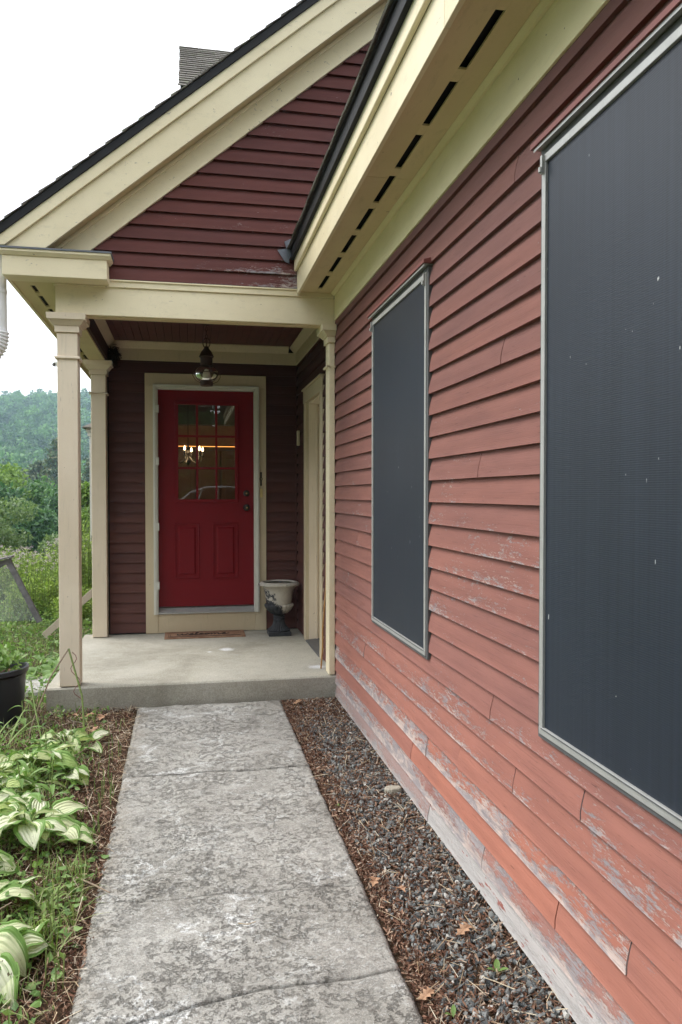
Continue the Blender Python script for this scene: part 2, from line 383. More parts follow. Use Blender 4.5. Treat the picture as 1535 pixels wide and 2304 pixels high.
def hosta_mat():
    t = NT('variegated_hosta_leaf'); c = t.coord('UV')
    sx = t.n('ShaderNodeSeparateXYZ'); tc = t.n('ShaderNodeTexCoord'); t.l(tc.outputs['UV'], sx.inputs[0])
    d = t.math('ABSOLUTE', t.math('SUBTRACT', sx.outputs[0], .5))            # 0 at the midrib .5 at the margin
    st = t.noise(t.coord('UV', (26, 1.6, 1), True), 1, 3, .6)
    e = t.math('ADD', d, t.math('MULTIPLY', t.math('SUBTRACT', st, .5), .34))
    mask = t.ramp(e, (.30, 0), (.34, 1))
    oi = t.n('ShaderNodeObjectInfo')
    cream = t.ramp(oi.outputs['Random'], (0, (.66, .70, .42)), (.55, (.80, .82, .62)), (.85, (.58, .68, .28)), (1, (.34, .50, .16)))
    green = t.mix(t.noise(t.coord('UV', (18, 2, 1), True), 1, 3, .6), (.10, .23, .05), (.28, .42, .12))
    col = t.mix(mask, cream, green)
    holes = t.ramp(t.noise(t.coord('UV', (5, 7, 1), True), 1, 3, .6), (.29, 1), (.31, 0))
    col = t.mix(t.math('MULTIPLY', holes, .9), col, (.10, .06, .03))
    v = t.n('ShaderNodeTexWave'); v.inputs['Scale'].default_value = 2.4; v.inputs['Distortion'].default_value = 1.0
    t.l(c, v.inputs[0]); t.bump(v.outputs[1], .6, .008)
    tb = t.n('ShaderNodeBsdfTranslucent'); t.l(t.mix(1, col, (1.1, 1.2, .8), 'MULTIPLY'), tb.inputs[0])
    mx = t.n('ShaderNodeMixShader'); mx.inputs[0].default_value = .28
    t.fin(col, .55, .3); t.l(t.b.outputs[0], mx.inputs[1]); t.l(tb.outputs[0], mx.inputs[2]); t.l(mx.outputs[0], t.out.inputs[0])
    return t.m
M['hosta'] = hosta_mat()

def screen_mat():
    t = NT('solar_screen_fabric')
    st = t.noise(t.coord('Object', (1, 22, .35)), 3, 4, .6)
    bl = t.noise(t.coord('Object', (1, 1, 1), True), 1.1, 4, .6)
    col = t.mix(t.ramp(st, (.3, 0), (.7, 1)), (.009, .014, .024), (.015, .022, .035))
    col = t.mix(1, col, t.ramp(bl, (.3, (.85, .85, .85)), (.7, (1.15, 1.15, 1.15))), 'MULTIPLY')
    sp = t.ramp(t.noise(t.coord('Object', (1, 1, .35)), 60, 2, .5), (.212, 1), (.217, 0))
    col = t.mix(sp, col, (.4, .42, .42))
    wv = t.n('ShaderNodeTexWave', wave_type='BANDS', bands_direction='Z'); wv.inputs['Scale'].default_value = 60
    t.l(t.coord('Object'), wv.inputs[0]); t.bump(wv.outputs[1], .15, .001)
    return t.fin(col, .5, .42)
M['screen'] = screen_mat()
M['red'] = plain('red_door_paint', (.165, .005, .010), .5, .22, 0, .06, 3)
M['bronze'] = plain('dark_bronze', (.028, .026, .024), .35, .5, .6, .1)
def glass_mat(name, tint=(1, 1, 1), ior=1.5, rough=0.0):
    t = NT(name); f = t.n('ShaderNodeFresnel'); f.inputs[0].default_value = ior
    a = t.n('ShaderNodeBsdfTransparent'); a.inputs[0].default_value = (*tint, 1)
    g = t.n('ShaderNodeBsdfGlossy'); g.inputs['Roughness'].default_value = rough
    mx = t.n('ShaderNodeMixShader'); t.l(f.outputs[0], mx.inputs[0]); t.l(a.outputs[0], mx.inputs[1]); t.l(g.outputs[0], mx.inputs[2])
    t.l(mx.outputs[0], t.out.inputs[0]); return t.m
M['glass'] = glass_mat('door_glass', (.86, .88, .86), 1.55)
M['globe'] = glass_mat('lantern_glass', (.84, .82, .76), 1.6, .05)
def emit(name, col, st):
    t = NT(name); e = t.n('ShaderNodeEmission'); e.inputs[0].default_value = (*col, 1); e.inputs[1].default_value = st
    t.l(e.outputs[0], t.out.inputs[0]); return t.m
# ------------------------------------------------------------------ ground
X1, YF, YB, ZF = 1.03, 5.297, 7.235, .16       # wall plane, porch front, porch back wall, porch floor
EXP = .0915; Z0 = .0165
def sstep(a, b, x):
    t = np.clip((x - a) / (b - a), 0, 1); return t * t * (3 - 2 * t)
def H(x, y):
    x = np.asarray(x, float); y = np.asarray(y, float)
    q = np.maximum(y - 3, -x * .8)
    h = -.9 * sstep(9, 22, q) - 5.5 * sstep(20, 90, q)
    ridge = 49 + 6 * np.sin(x * .021 + 2.2) + 3 * np.sin(x * .05 + .5) + .07 * (x + 100)
    h = h + (ridge + 6) * sstep(150, 560, y) * (1 - .7 * sstep(600, 1000, y))
    return h
def axis_pts(lo, hi, c, n):
    t = np.linspace(-1, 1, n); s = np.sinh(t * 4.6) / np.sinh(4.6)
    return np.where(s < 0, c + s * (c - lo), c + s * (hi - c))
xs = axis_pts(-700, 700, -1, 120); ys = axis_pts(-150, 1200, 4, 140)
GX, GY = np.meshgrid(xs, ys); GZ = H(GX, GY) - .012 + .006 * np.sin(GX * 7) * np.sin(GY * 5)
n1, n2 = GX.shape
idx = np.arange(n1 * n2).reshape(n1, n2)
F = np.stack([idx[:-1, :-1], idx[:-1, 1:], idx[1:, 1:], idx[1:, :-1]], -1).reshape(-1, 4)
fast('ground', np.stack([GX, GY, GZ], -1).reshape(-1, 3), F, M['soil'], smooth=True, kind='structure')

# walkway: poured slabs divided by open joints
wk = bpy.data.objects.new('walkway', None); COL.objects.link(wk); wk['kind'] = 'structure'
def slab(x0, x1, ya, yb, za, zb, lab=None):
    """ya/yb = functions of x for the near and far edge"""
    nx = 70; ny = max(4, int((yb(0) - ya(0)) / .0135))
    V = []; 
    for j in range(ny + 1):
        for i in range(nx + 1):
            u = i / nx; v = j / ny
            x = x0 + (x1 - x0) * u; y = ya(x) + (yb(x) - ya(x)) * v
            ed = min(u, 1 - u) * (x1 - x0); ex = .005 * mn.noise(Vector((y * 9, u * 3, 2.7))) + .004 * mn.noise(Vector((y * 60, 0, 5)))
            if i == 0 or i == nx: x += ex
            z = zb + .0045 * mn.fractal(Vector((x * 7, y * 7, .3)), .8, 2.1, 4) + .0022 * mn.noise(Vector((x * 34, y * 34, 3)))
            ridg = abs(mn.noise(Vector((x * 2.3 + 4, y * 3.1, 9)))); z -= .007 * max(0, 1 - ridg / .035) * (1 if mn.noise(Vector((x, y, 4))) > -.1 else .2)
            edy = min(v, 1 - v) * (yb(x) - ya(x))
            z -= .010 * max(0, 1 - ed / .010) + .003 * max(0, 1 - edy / .006)
            V.append((x, y, z))
    m = (nx + 1)
    F = [(j * m + i, j * m + i + 1, (j + 1) * m + i + 1, (j + 1) * m + i) for j in range(ny) for i in range(nx)]
    rim = [i for i in range(m)] + [j * m + nx for j in range(1, ny + 1)] + [ny * m + i for i in range(nx - 1, -1, -1)] + [j * m for j in range(ny - 1, 0, -1)]
    b = len(V); V += [(V[i][0], V[i][1], za) for i in rim]; k = len(rim)
    F += [(rim[i], b + i, b + (i + 1) % k, rim[(i + 1) % k]) for i in range(k)]
    return fast('slab', V, F, M['path'], wk, smooth=True)
j1 = lambda x: 2.115 + .12 * (x + .2) + .015 * math.sin(x * 9)
j2 = lambda x: 2.752 - .045 * (x + .3) + .006 * math.sin(x * 17)
j3 = lambda x: 3.975 - .02 * (x + .2) + .007 * math.sin(x * 13)
g = .0038
slab(-.312, .618, lambda x: -.9, lambda x: j1(x) - g, -.05, .016)
slab(-.315, .618, lambda x: j1(x) + g, lambda x: j2(x) - g, -.05, .018)
slab(-.318, .622, lambda x: j2(x) + g, lambda x: j3(x) - g, -.05, .014)
slab(-.322, .624, lambda x: j3(x) + g * .6, lambda x: 5.27, -.05, .017)

# porch floor slab
pf = MB()
prof = [(YF + .02, -.1), (YF + .004, ZF - .012), (YF + .014, ZF - .002), (YF + .03, ZF), (YB + .05, ZF), (YB + .05, -.1)]
pf.prism(prof, 0, -.90, X1 + .02)
o = obj('porch_floor', pf, M['slab'], kind='structure')

# crushed stone strip, mulch, litter (all "stuff")
ICO_V = []; 
_p = (1 + 5 ** .5) / 2
for a, b in ((-1, _p), (1, _p), (-1, -_p), (1, -_p)): ICO_V += [(a, b, 0), (0, a, b), (b, 0, a)]
ICO_V = np.array(ICO_V, float); ICO_V /= np.linalg.norm(ICO_V[0])
from itertools import combinations
_d = min(np.linalg.norm(ICO_V[0] - ICO_V[k]) for k in range(1, 12)) * 1.05
ICO_F = []
for a, b, c in combinations(range(12), 3):
    if all(np.linalg.norm(ICO_V[p] - ICO_V[q]) < _d for p, q in ((a, b), (b, c), (a, c))):
        nrm = np.cross(ICO_V[b] - ICO_V[a], ICO_V[c] - ICO_V[a])
        ICO_F.append((a, b, c) if nrm @ ICO_V[a] > 0 else (a, c, b))
ICO_F = np.array(ICO_F)
def rand_rot(n, flat=1.0):
    """random rotation matrices; flat<1 keeps the local z axis near the world's"""
    q = rng.normal(size=(n, 4)); q[:, 1:3] *= flat; q /= np.linalg.norm(q, axis=1)[:, None]
    w_, x, y, z = q.T
    return np.stack([1 - 2 * (y * y + z * z), 2 * (x * y - z * w_), 2 * (x * z + y * w_),
                     2 * (x * y + z * w_), 1 - 2 * (x * x + z * z), 2 * (y * z - x * w_),
                     2 * (x * z - y * w_), 2 * (y * z + x * w_), 1 - 2 * (x * x + y * y)], -1).reshape(n, 3, 3)
def scatter(tv, tf, pos, size, rot, jit=.25):
    n = len(pos); k = len(tv)
    V = tv[None] * (1 + jit * rng.normal(size=(n, k, 1))) * size[:, None, :]
    V = np.einsum('nij,nkj->nki', rot, V) + pos[:, None, :]
    Fa = (tf[None] + (np.arange(n) * k)[:, None, None]).reshape(-1, tf.shape[1])
    return V.reshape(-1, 3), Fa
def pts_in(n, x0, x1, y0, y1, z=0.0, zj=.004):
    return np.stack([rng.uniform(x0, x1, n), rng.uniform(y0, y1, n), z + rng.uniform(-zj, zj, n)], -1)
n = 9000
P = pts_in(n, .635, 1.02, 1.2, 5.27, .004, .006)
P[:, 0] += np.where(P[:, 0] < .68, rng.uniform(0, .03, n), 0)
keep = ~((P[:, 0] < .70) & (rng.random(n) < .65)) & ~((P[:, 1] > 4.9) & (rng.random(n) < .6)); P = P[keep]; n = len(P)
s = rng.uniform(.004, .0130, n)[:, None] * np.stack([rng.uniform(.8, 1.45, n), rng.uniform(.5, 1, n), rng.uniform(.25, .65, n)], -1)
V, F = scatter(ICO_V, ICO_F, P, s, rand_rot(n, .6), .24)
fast('gravel', V, F, M['gravel'], kind='stuff', label='dark crushed stone strip between the walkway and the red wall')
CHIP_V = np.array([(-1, -.3, 0), (1, -.25, .1), (1.1, .3, 0), (-.9, .35, .12)]); CHIP_F = np.array([(0, 1, 2, 3)])
def chips(name, n, reg, size, mat, flat=.45, asp=(.5, 1), **kw):
    P = np.concatenate([pts_in(int(n * f), *r, .008, .008) for f, r in reg]); P[:, 2] += H(P[:, 0], P[:, 1])
    s = rng.uniform(*size, len(P))[:, None] * np.stack([np.ones(len(P)), rng.uniform(*asp, len(P)), np.ones(len(P))], -1)
    V, F = scatter(CHIP_V, CHIP_F, P, s, rand_rot(len(P), flat), .2)
    return fast(name, V, F, mat, **kw)
chips('mulch', 62000, [(.13, (.625, .72, 1.2, 5.28)), (.38, (.63, 1.02, 1.2, 5.28)), (.06, (.63, 1.02, 4.7, 5.28)), (.38, (-.95, -.30, 1.2, 3.6)), (.30, (-1.5, -.33, 3.4, 5.35))], (.003, .012), M['mulch'], asp=(.3, 1),
      kind='stuff', label='reddish brown bark mulch and litter beside the walkway')
# needles and straw
SV = np.array([(-1, -.03, 0), (0, -.03, .05), (1, -.02, 0), (1, .02, 0), (0, .03, .05), (-1, .03, 0)]); SF = np.array([(0, 1, 4, 5), (1, 2, 3, 4)])
P = np.concatenate([pts_in(420, .63, 1.02, 1.2, 5.28, .016, .008), pts_in(5200, -1.5, -.31, 1.2, 5.3, .015, .012), pts_in(2500, -3.2, -.9, 5.0, 9, .03, .03)])
s = rng.uniform(.012, .05, len(P))[:, None] * np.ones((1, 3))
V, F = scatter(SV, SF, P, s, rand_rot(len(P), .22), .05)
fast('straw', V, F, M['straw'], kind='stuff', label='dry straw and pine needles lying over the bed and gravel')

# grass blades
def blades(n, reg, h, w_, lean=.5, curl=1.0):
    P = np.concatenate([pts_in(int(n * f), *r, 0, 0) for f, r in reg]); n = len(P)
    P[:, 2] = H(P[:, 0], P[:, 1]) - .01
    hh = rng.uniform(*h, n); ww = rng.uniform(*w_, n); az = rng.uniform(0, 2 * np.pi, n); ln = rng.uniform(0, lean, n)
    d = np.stack([np.cos(az), np.sin(az), np.zeros(n)], -1); sd_ = np.stack([-np.sin(az), np.cos(az), np.zeros(n)], -1)
    vs_ = []
    for t_, wt in ((0, 1), (.4, .9), (.75, .6), (1, .05)):
        c = P + d * (hh * (ln * t_ * t_ * curl))[:, None]; c[:, 2] += hh * t_ * (1 - .45 * ln * t_)
        for sg in (-1, 1): vs_.append(c + sd_ * (ww * wt * sg / 2)[:, None])
    V = np.stack(vs_, 1).reshape(-1, 3)
    f = np.array([(0, 1, 3, 2), (2, 3, 5, 4), (4, 5, 7, 6)])
    return V, (f[None] + (np.arange(n) * 8)[:, None, None]).reshape(-1, 4)
V, F = blades(16000, [(.02, (-.52, -.36, 2.45, 3.05)), (.06, (-1.05, -.38, 1.4, 3.3)), (.10, (-1.5, -.55, 3.2, 5.3)), (.46, (-4, -.92, 5.2, 9)), (.36, (-6, -.5, 8.5, 13))], (.03, .13), (.002, .006), 1.1)
fast('grass', V, F, M['grass'], kind='stuff', label='rough green grass growing in the bed and left of the porch')
# small weed leaves carpeting the lawn
LV = np.array([(0, 0, 0), (.45, -.3, .06), (1, 0, -.05), (.45, .3, .06)]); LF = np.array([(0, 1, 2, 3)])
P = np.concatenate([pts_in(600, -1.1, -.36, 1.3, 3.3, .03, .02), pts_in(2600, -1.3, -.52, 1.3, 4.6, .05, .035), pts_in(900, -1.5, -.5, 3.3, 5.3, .03, .03), pts_in(9000, -4.5, -.92, 5.3, 9.5, .06, .06), pts_in(5000, -5, .2, 9, 14, .12, .12)])
P[:, 2] += H(P[:, 0], P[:, 1])
s = rng.uniform(.012, .04, len(P))[:, None] * np.ones((1, 3)); s[4100:] *= 1.4
V, F = scatter(LV, LF, P, s, rand_rot(len(P), .5), .1)
fast('ground_weeds', V, F, M['weed'], kind='stuff', label='low weeds and clover carpeting the ground left of the porch')

# ------------------------------------------------------------------ the house
house = thing('house', 'red clapboard house with cream trim, gabled entry porch and long side wall', 'house', (X1, YF, 0))
def part(name, parent=None, **kw):
    o = bpy.data.objects.new(name, None); COL.objects.link(o); o.parent = parent or house
    for k, v in kw.items(): o[k] = v
    return o
def clap(parent, plane, a0, a1, z, mat, out=0.0, wear=0, orange=0, bare=0, exp=EXP, jit=1, th=1.0):
    """one bevelled clapboard. plane 'x': wall facing -X at X=out, running along Y; 'y': facing -Y at Y=out, running along X"""
    L = a1 - a0; n = max(2, int(L / .30)); m = MB(); vs = []; off = rnd.uniform(0, 30)
    for i in range(n + 1):
        a = a0 + L * i / n
        w1 = jit * .0012 * mn.noise(Vector((a * 2.1, z * 31, 1))); w2 = jit * .0010 * mn.noise(Vector((a * 3.3, z * 17, 5)))
        if i in (0, n): w1 += jit * rnd.uniform(0, .0042)
        for o_, zz in ((.0205 * th + w1, z + w2), (.0205 * th + w1 - .0010, z + w2 + .0016), (.0192 * th + w1 * .8, z + exp * .28), (.0135 * th + w1 * .4, z + exp * .62), (.0030, z + exp + .008), (-.006, z + exp + .008), (-.001, z + w2)):
            if plane == 'x': vs.append((out - o_, a, zz))
            else: vs.append((a, out - o_, zz))
    fs = []; uvs = []; vv = (0, .0016, exp * .28, exp * .62, exp, exp, 0)
    for i in range(n):
        for k in range(7):
            j = (k + 1) % 7
            q = [i * 7 + k, (i + 1) * 7 + k, (i + 1) * 7 + j, i * 7 + j]
            u0 = a0 + L * i / n + off; u1 = a0 + L * (i + 1) / n + off
            uq = [(u0, vv[k]), (u1, vv[k]), (u1, vv[j]), (u0, vv[j])]
            if plane == 'x': q.reverse(); uq.reverse()
            fs.append(tuple(q)); uvs.append(uq)
    e0 = list(range(7)); e1 = [n * 7 + k for k in range(7)]
    if plane == 'y': fs += [tuple(e0), tuple(e1[::-1])]
    else: fs += [tuple(e0[::-1]), tuple(e1)]
    uvs += [[(off, 0)] * 7] * 2
    m.add(vs, fs, uvs, True)
    return obj('clapboard', m, mat, parent, wear=float(wear), orange=float(orange), bare=float(bare))

# --- long side wall
side = part('side_wall', label='long faded red clapboard wall on the right')
obj('sheathing', MB().box(X1 + .004, X1 + .12, -1.2, YF + .1, -.05, 3.0), M['void'], side)
W_MED = (3.18, 4.17); W_BIG = (.62, 2.09); WZ = (.727, 2.40)
joints = {0: [3.17, 1.75], 1: [2.55, 4.9], 2: [3.43, 2.0], 3: [1.637, 4.03, 3.2], 4: [2.80, .9], 5: [2.293, 4.4], 6: [1.86, 3.9], 7: [2.478, 4.6], 8: [.8], 12: [4.6], 16: [2.6], 20: [2.4], 26: [2.3], 27: [4.5, 1.2]}
wears = {0: .6, 1: .66, 2: .0, 3: .56, 4: .16, 5: .40, 6: .34, 7: .24, 8: .20, 9: .20, 10: .20, 11: .22, 12: .25, 13: .24, 14: .26, 15: .26, 16: .20, 17: .14, 18: .1}
oranges = {2: 1, 3: .8, 4: .6, 5: .4, 6: .35, 7: .15, 1: .3}
k = 0
while True:
    z = Z0 + EXP * k
    if z > 2.66: break
    zc = z + EXP / 2
    if WZ[0] < zc < WZ[1] + .02: segs = [(-.9, W_BIG[0] - .0), (W_BIG[1], W_MED[0]), (W_MED[1], YF + .06)]
    else: segs = [(-.9, YF + .06)]
    for s0, s1 in segs:
        cuts = [s0] + sorted(j for j in joints.get(k, []) if s0 + .1 < j < s1 - .1) + [s1]
        for a, b in zip(cuts[:-1], cuts[1:]):
            wr = wears.get(k, .04) + rnd.uniform(-.07, .07)
            if a > 4.1: wr *= .75
            if k == 3 and b < 1.7: wr = .15
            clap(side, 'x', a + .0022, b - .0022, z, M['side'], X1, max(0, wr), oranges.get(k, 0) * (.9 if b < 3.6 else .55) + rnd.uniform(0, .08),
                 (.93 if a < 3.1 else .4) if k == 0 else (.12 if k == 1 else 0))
    k += 1

# nail heads along the lower courses
nh = MB()
for k_ in range(0, 22):
    z_ = Z0 + EXP * k_ + .022; yy = .9 + .07 * (k_ % 3)
    while yy < 5.2:
        if not (WZ[0] < z_ < WZ[1] and (W_BIG[0] < yy < W_BIG[1] + .02 or W_MED[0] - .02 < yy < W_MED[1] + .02)):
            xo_ = X1 - .0165; y_ = yy + rnd.uniform(-.01, .01); zz = z_ + rnd.uniform(-.004, .004)
            nh.add([(xo_ + .001, y_ + .0034 * math.cos(a), zz + .0034 * math.sin(a)) for a in [j * math.pi / 3 for j in range(6)]] + [(xo_ - .0018, y_, zz)], [(j, 6, (j + 1) % 6) for j in range(6)])
        yy += .405
obj('nail_heads', nh, plain('rusty_nail', (.13, .07, .06), .8), side, kind='stuff')

# window screens
def window_screen(y0, y1, z0, z1, label):
    w_ = part('window_screen', label=label); xo = X1
    # outer mounting channel
    def frame(a, x0, x1, ya, yb, za, zb, t, name, mat, bev=.0015):
        m = MB(); m.box(x0, x1, ya, yb, zb - t, zb); m.box(x0, x1, ya, yb, za, za + t)
        m.box(x0 + .0004, x1, ya, ya + t, za + t, zb - t); m.box(x0 + .0004, x1, yb - t, yb, za + t, zb - t)
        return obj(name, m, mat, w_, bevel=bev)
    frame(0, xo - .026, xo + .02, y0 - .012, y1 + .012, z0 - .012, z1 + .012, .026, 'channel', M['alu_dark'])
    frame(0, xo - .032, xo - .012, y0 + .004, y1 - .004, z0 + .002, z1 - .012, .022, 'frame', M['alu'])
    m = MB(); m.box(xo - .0345, xo - .0322, y0 + .023, y1 - .023, z0 + .0200, z0 + .0222)
    obj('spline', m, M['alu_dark'], w_)
    obj('screen', MB().box(xo - .0235, xo - .018, y0 + .025, y1 - .025, z0 + .023, z1 - .033), M['screen'], w_)
    m = MB(); m.box(xo - .046, xo - .004, y0 - .02, y1 + .02, z1 + .0145, z1 + .0170); m.box(xo - .046, xo - .044, y0 - .02, y1 + .02, z1 + .008, z1 + .0143)
    obj('head_rail', m, M['alu'], w_)
    for yy in (y0 + .016, y1 - .016):
        m = MB(); m.box(xo - .040, xo - .0322, yy - .006, yy + .006, z1 - .065, z1 - .014); m.lathe([(.006, -.012), (.006, .002)], (xo - .042, yy, z1 - .05), 8)
        obj('turn_clip', m, M['alu'], w_)
    # painted drip cap above
    m = MB(); m.prism([(xo + .0, z1 + .045), (xo - .052, z1 + .033), (xo - .052, z1 + .0185), (xo + .0, z1 + .0185)], 1, y0 - .03, y1 + .03)
    obj('drip_cap', m, M['red_dark'], w_)
    m = MB(); m.box(xo - .004, xo + .05, y0 - .005, y1 + .005, z0, z1); obj('backing', m, M['void'], w_)
window_screen(*W_MED, .727, 2.375, 'narrow charcoal screened window in an aluminium frame, the farther one')
window_screen(*W_BIG, .727, 2.395, 'wide charcoal screened window in an aluminium frame, the nearer one')

# --- main eave along the wall
ev = part('eave', label='cream eave with slotted soffit over the long wall')
ZS = 2.802
obj('frieze', MB().box(1.004, 1.03, -1.2, YF - .001, 2.62, ZS + .01), M['cream_moss'], ev, bevel=.002)
m = MB().prism([(1.0035, ZS), (1.0035, ZS - .018), (.992, ZS - .018), (.978, ZS - .004), (.978, ZS)], 1, -1.2, YF - .017)
obj('bed_molding', m, M['cream_moss'], ev)
for a, b in ((-1.2, 1.25), (1.2525, 3.32), (3.3225, YF)):
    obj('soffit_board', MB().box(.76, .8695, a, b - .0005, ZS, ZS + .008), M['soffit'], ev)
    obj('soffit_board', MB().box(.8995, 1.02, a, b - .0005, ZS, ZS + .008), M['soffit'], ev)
slots = [(5.185 - .393 * i - .315, 5.185 - .393 * i) for i in range(16)]
e = YF
for s0, s1 in slots:
    obj('vent_bridge', MB().box(.8697, .8993, s1, e, ZS + .0005, ZS + .0075), M['soffit'], ev); e = s0
m = MB().box(.80, 1.0, -1.2, YF, ZS + .04, ZS + .045); obj('vent_backing', m, M['void'], ev)
for a, b in ((-1.2, 2.2), (2.2015, YF - .002)):
    obj('fascia', MB().box(.744, .762, a, b, ZS - .018, ZS + .135), M['cream'], ev, bevel=.002)
    obj('shadow_board', MB().box(.722, .7435, a, b - .02, ZS + .133, ZS + .232), M['cream'], ev, bevel=.004)
obj('drip_edge', MB().box(.700, .7215, -1.2, YF - .03, ZS + .205, ZS + .268), M['drip'], ev)
obj('starter_strip', MB().box(.690, .74, -1.2, YF - .02, ZS + .2685, ZS + .278), M['drip'], ev)
def courses(parent, x0, z0, slope, y0, y1, n, side_=1, wmin=.14, wmax=.32, expo=.13, exact=False, name='shingle_course'):
    """asphalt shingles: rows climbing in +X*side_, tabs along Y; each row one part"""
    c = 1 / math.hypot(1, slope); s_ = slope * c
    for r in range(n):
        m = MB(); y = y0 + rnd.uniform(-.1, 0); 
        while y < y1:
            w_ = rnd.uniform(wmin, wmax); ya, yb = max(y, y0), min(y + w_, y1) - .004
            if yb > ya:
                d0 = r * expo - rnd.uniform(0, .006); d1 = (r + 1.25) * expo; th = .007 + rnd.uniform(0, .003)
                def P(d, h, yy): return (x0 + side_ * (d * c - h * s_), yy, z0 + d * s_ + h * c)
                v = [P(d0, .006, ya), P(d0, .006, yb), P(d1, .0, yb), P(d1, .0, ya), P(d0, .006 + th, ya), P(d0, .006 + th, yb), P(d1, th * .3, yb), P(d1, th * .3, ya)]
                fs = [(0, 1, 2, 3), (4, 7, 6, 5), (0, 4, 5, 1), (1, 5, 6, 2), (3, 2, 6, 7), (0, 3, 7, 4)]
                if side_ > 0: fs = [f[::-1] for f in fs]
                m.add(v, fs)
            y += w_
        obj(name, m, M['shingle'], parent)
roof = part('roof', label='low roof over the long wall')
obj('deck', MB().prism([(.70, ZS + .262), (4.6, ZS + .262 + 3.9 * .6), (4.6, ZS + .18 + 3.9 * .6), (.76, ZS + .20)], 1, -1.2, YF - .02), M['drip'], roof)
courses(roof, .683, ZS + .272, .6, -1.2, YF - .02, 8)

# --- gable over the porch
gb = part('gable_wall', label='dark red clapboard gable above the porch')
obj('sheathing', MB().prism([(-.80, 2.60), (5.8, 2.60), (5.8, 3.0), (2.5, 5.55), (-.72, 2.87)], 1, YF + .004, YF + .12), M['void'], gb)
SL = .8325
z = 2.822; r = 0
while z < 5.2:
    xl = (z - 3.53) / SL
    wr = {0: .33, 1: .30, 2: .20, 3: .08, 4: .05}.get(r, .04)
    xe = 2.9
    if xl < xe - .3:
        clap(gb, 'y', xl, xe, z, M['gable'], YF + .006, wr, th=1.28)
    z += EXP; r += 1

# --- beam round the porch
bm = part('porch_beam', label='cream beam across the front of the porch')
obj('front_board', MB().box(-.823, 1.003, YF, YF + .10, 2.587, 2.768), M['cream_rake'], bm, bevel=.003)
obj('front_board', MB().box(1.0035, 1.03, YF - .001, YF + .10, 2.587, 2.768), M['cream_rake'], bm, bevel=.002)
obj('cap_molding', MB().prism([(YF + .0, 2.768), (YF - .012, 2.772), (YF - .012, 2.806), (YF - .022, 2.810), (YF - .022, 2.818), (YF + .01, 2.822), (YF + .02, 2.768)], 0, -.835, 1.0), M['cream_rake'], bm)
obj('soffit_strip', MB().box(-.68, .93, YF + .012, YF + .088, 2.580, 2.5868), M['soffit'], bm)
obj('side_beam', MB().box(-.823, -.692, YF + .1005, YB + .1, 2.587, 2.80), M['soffit'], bm, bevel=.003)
obj('side_lining', MB().box(-.6918, -.672, YF + .1015, YB - .03, 2.600, 2.785), M['porch'], bm, wear=0.0, orange=0.0, bare=0.0)
obj('inner_front', MB().box(-.67, 1.0, YF + .1003, YF + .118, 2.60, 2.79), M['casing'], bm)
# porch frieze and crown inside
obj('inner_frieze', MB().box(-.6715, 1.006, YB - .03, YB - .005, 2.622, 2.735), M['casing'], bm, bevel=.002)
obj('inner_crown', MB().prism([(YB - .0305, 2.725), (YB - .04, 2.725), (YB - .085, 2.775), (YB - .085, 2.785), (YB - .0305, 2.785)], 0, -.6715, .93), M['casing'], bm)
obj('inner_frieze', MB().box(1.000, 1.02, YF + .119, YB - .031, 2.622, 2.735), M['casing'], bm, bevel=.002)
obj('inner_crown', MB().prism([(.9995, 2.725), (.99, 2.725), (.945, 2.775), (.945, 2.785), (.9995, 2.785)], 1, YF + .12, YB - .0303), M['casing'], bm)
obj('inner_crown', MB().prism([(-.6715, 2.725), (-.662, 2.725), (-.617, 2.775), (-.617, 2.785), (-.6715, 2.785)], 1, YF + .12, YB - .0855), M['casing'], bm)
cl = part('porch_ceiling', label='dark red beadboard ceiling of the porch')
x = -.70
while x < 1.02:
    obj('ceiling_board', MB().box(x + .0015, x + .0635, YF + .1, YB, 2.787, 2.80), M['ceil'], cl, bevel=.003); x += .065
obj('ceiling_deck', MB().box(-1.0, 1.1, YF + .1, YB + .1, 2.8005, 2.815), M['void'], cl)

# --- columns
def column(x0, x1, y0, y1, name='column', wallside=False, mat='post', label=None):
    c = part(name, label=label) if label else part(name)
    mt = M[mat]
    def ring(e0, e1, za, zb, nm, bev=.002, e_top=None):
        ra = x1 + (0 if wallside else e1)
        m = MB()
        xa, xb = x0 - e0, x1 + (0.0 if wallside else e0)
        xc, xd = x0 - e1, x1 + (0.0 if wallside else e1)
        vs_ = [(xa, y0 - e0, za), (xb, y0 - e0, za), (xb, y1 + e0, za), (xa, y1 + e0, za), (xc, y0 - e1, zb), (xd, y0 - e1, zb), (xd, y1 + e1, zb), (xc, y1 + e1, zb)]
        m.add(vs_, [(0, 3, 2, 1), (4, 5, 6, 7), (0, 1, 5, 4), (1, 2, 6, 5), (2, 3, 7, 6), (3, 0, 4, 7)])
        return obj(nm, m, mt, c, bevel=bev)
    ring(0, 0, ZF + .004, 2.47, 'shaft', .006)
    cap_ = part('capital', c)
    top = 2.587
    def sub(e0, e1, za, zb, nm):
        o = ring(e0, e1, za, zb, nm); o.parent = cap_; return o
    sub(.012, .012, 2.47, 2.512, 'neck_band'); sub(.018, .046, 2.512, 2.545, 'cyma'); sub(.054, .058, 2.545, top - .001, 'abacus')
    xa, xb = x0 - .009, x1 + (0 if wallside else .009)
    m = MB()
    m.tube([(xa, y0 - .009, 2.308), (xb, y0 - .009, 2.308), (xb, y1 + .009, 2.308), (xa, y1 + .009, 2.308)], .009, 8, closed=True)
    m.box(xa, xb, y0 - .009, y1 + .009, 2.3045, 2.3115)
    obj('astragal', m, mt, c)
    return c
column(-.818, -.690, YF + .01, YF + .138, label='front corner column of the porch')
column(-.816, -.690, YB - .135, YB - .007, label='rear column of the porch against the house')
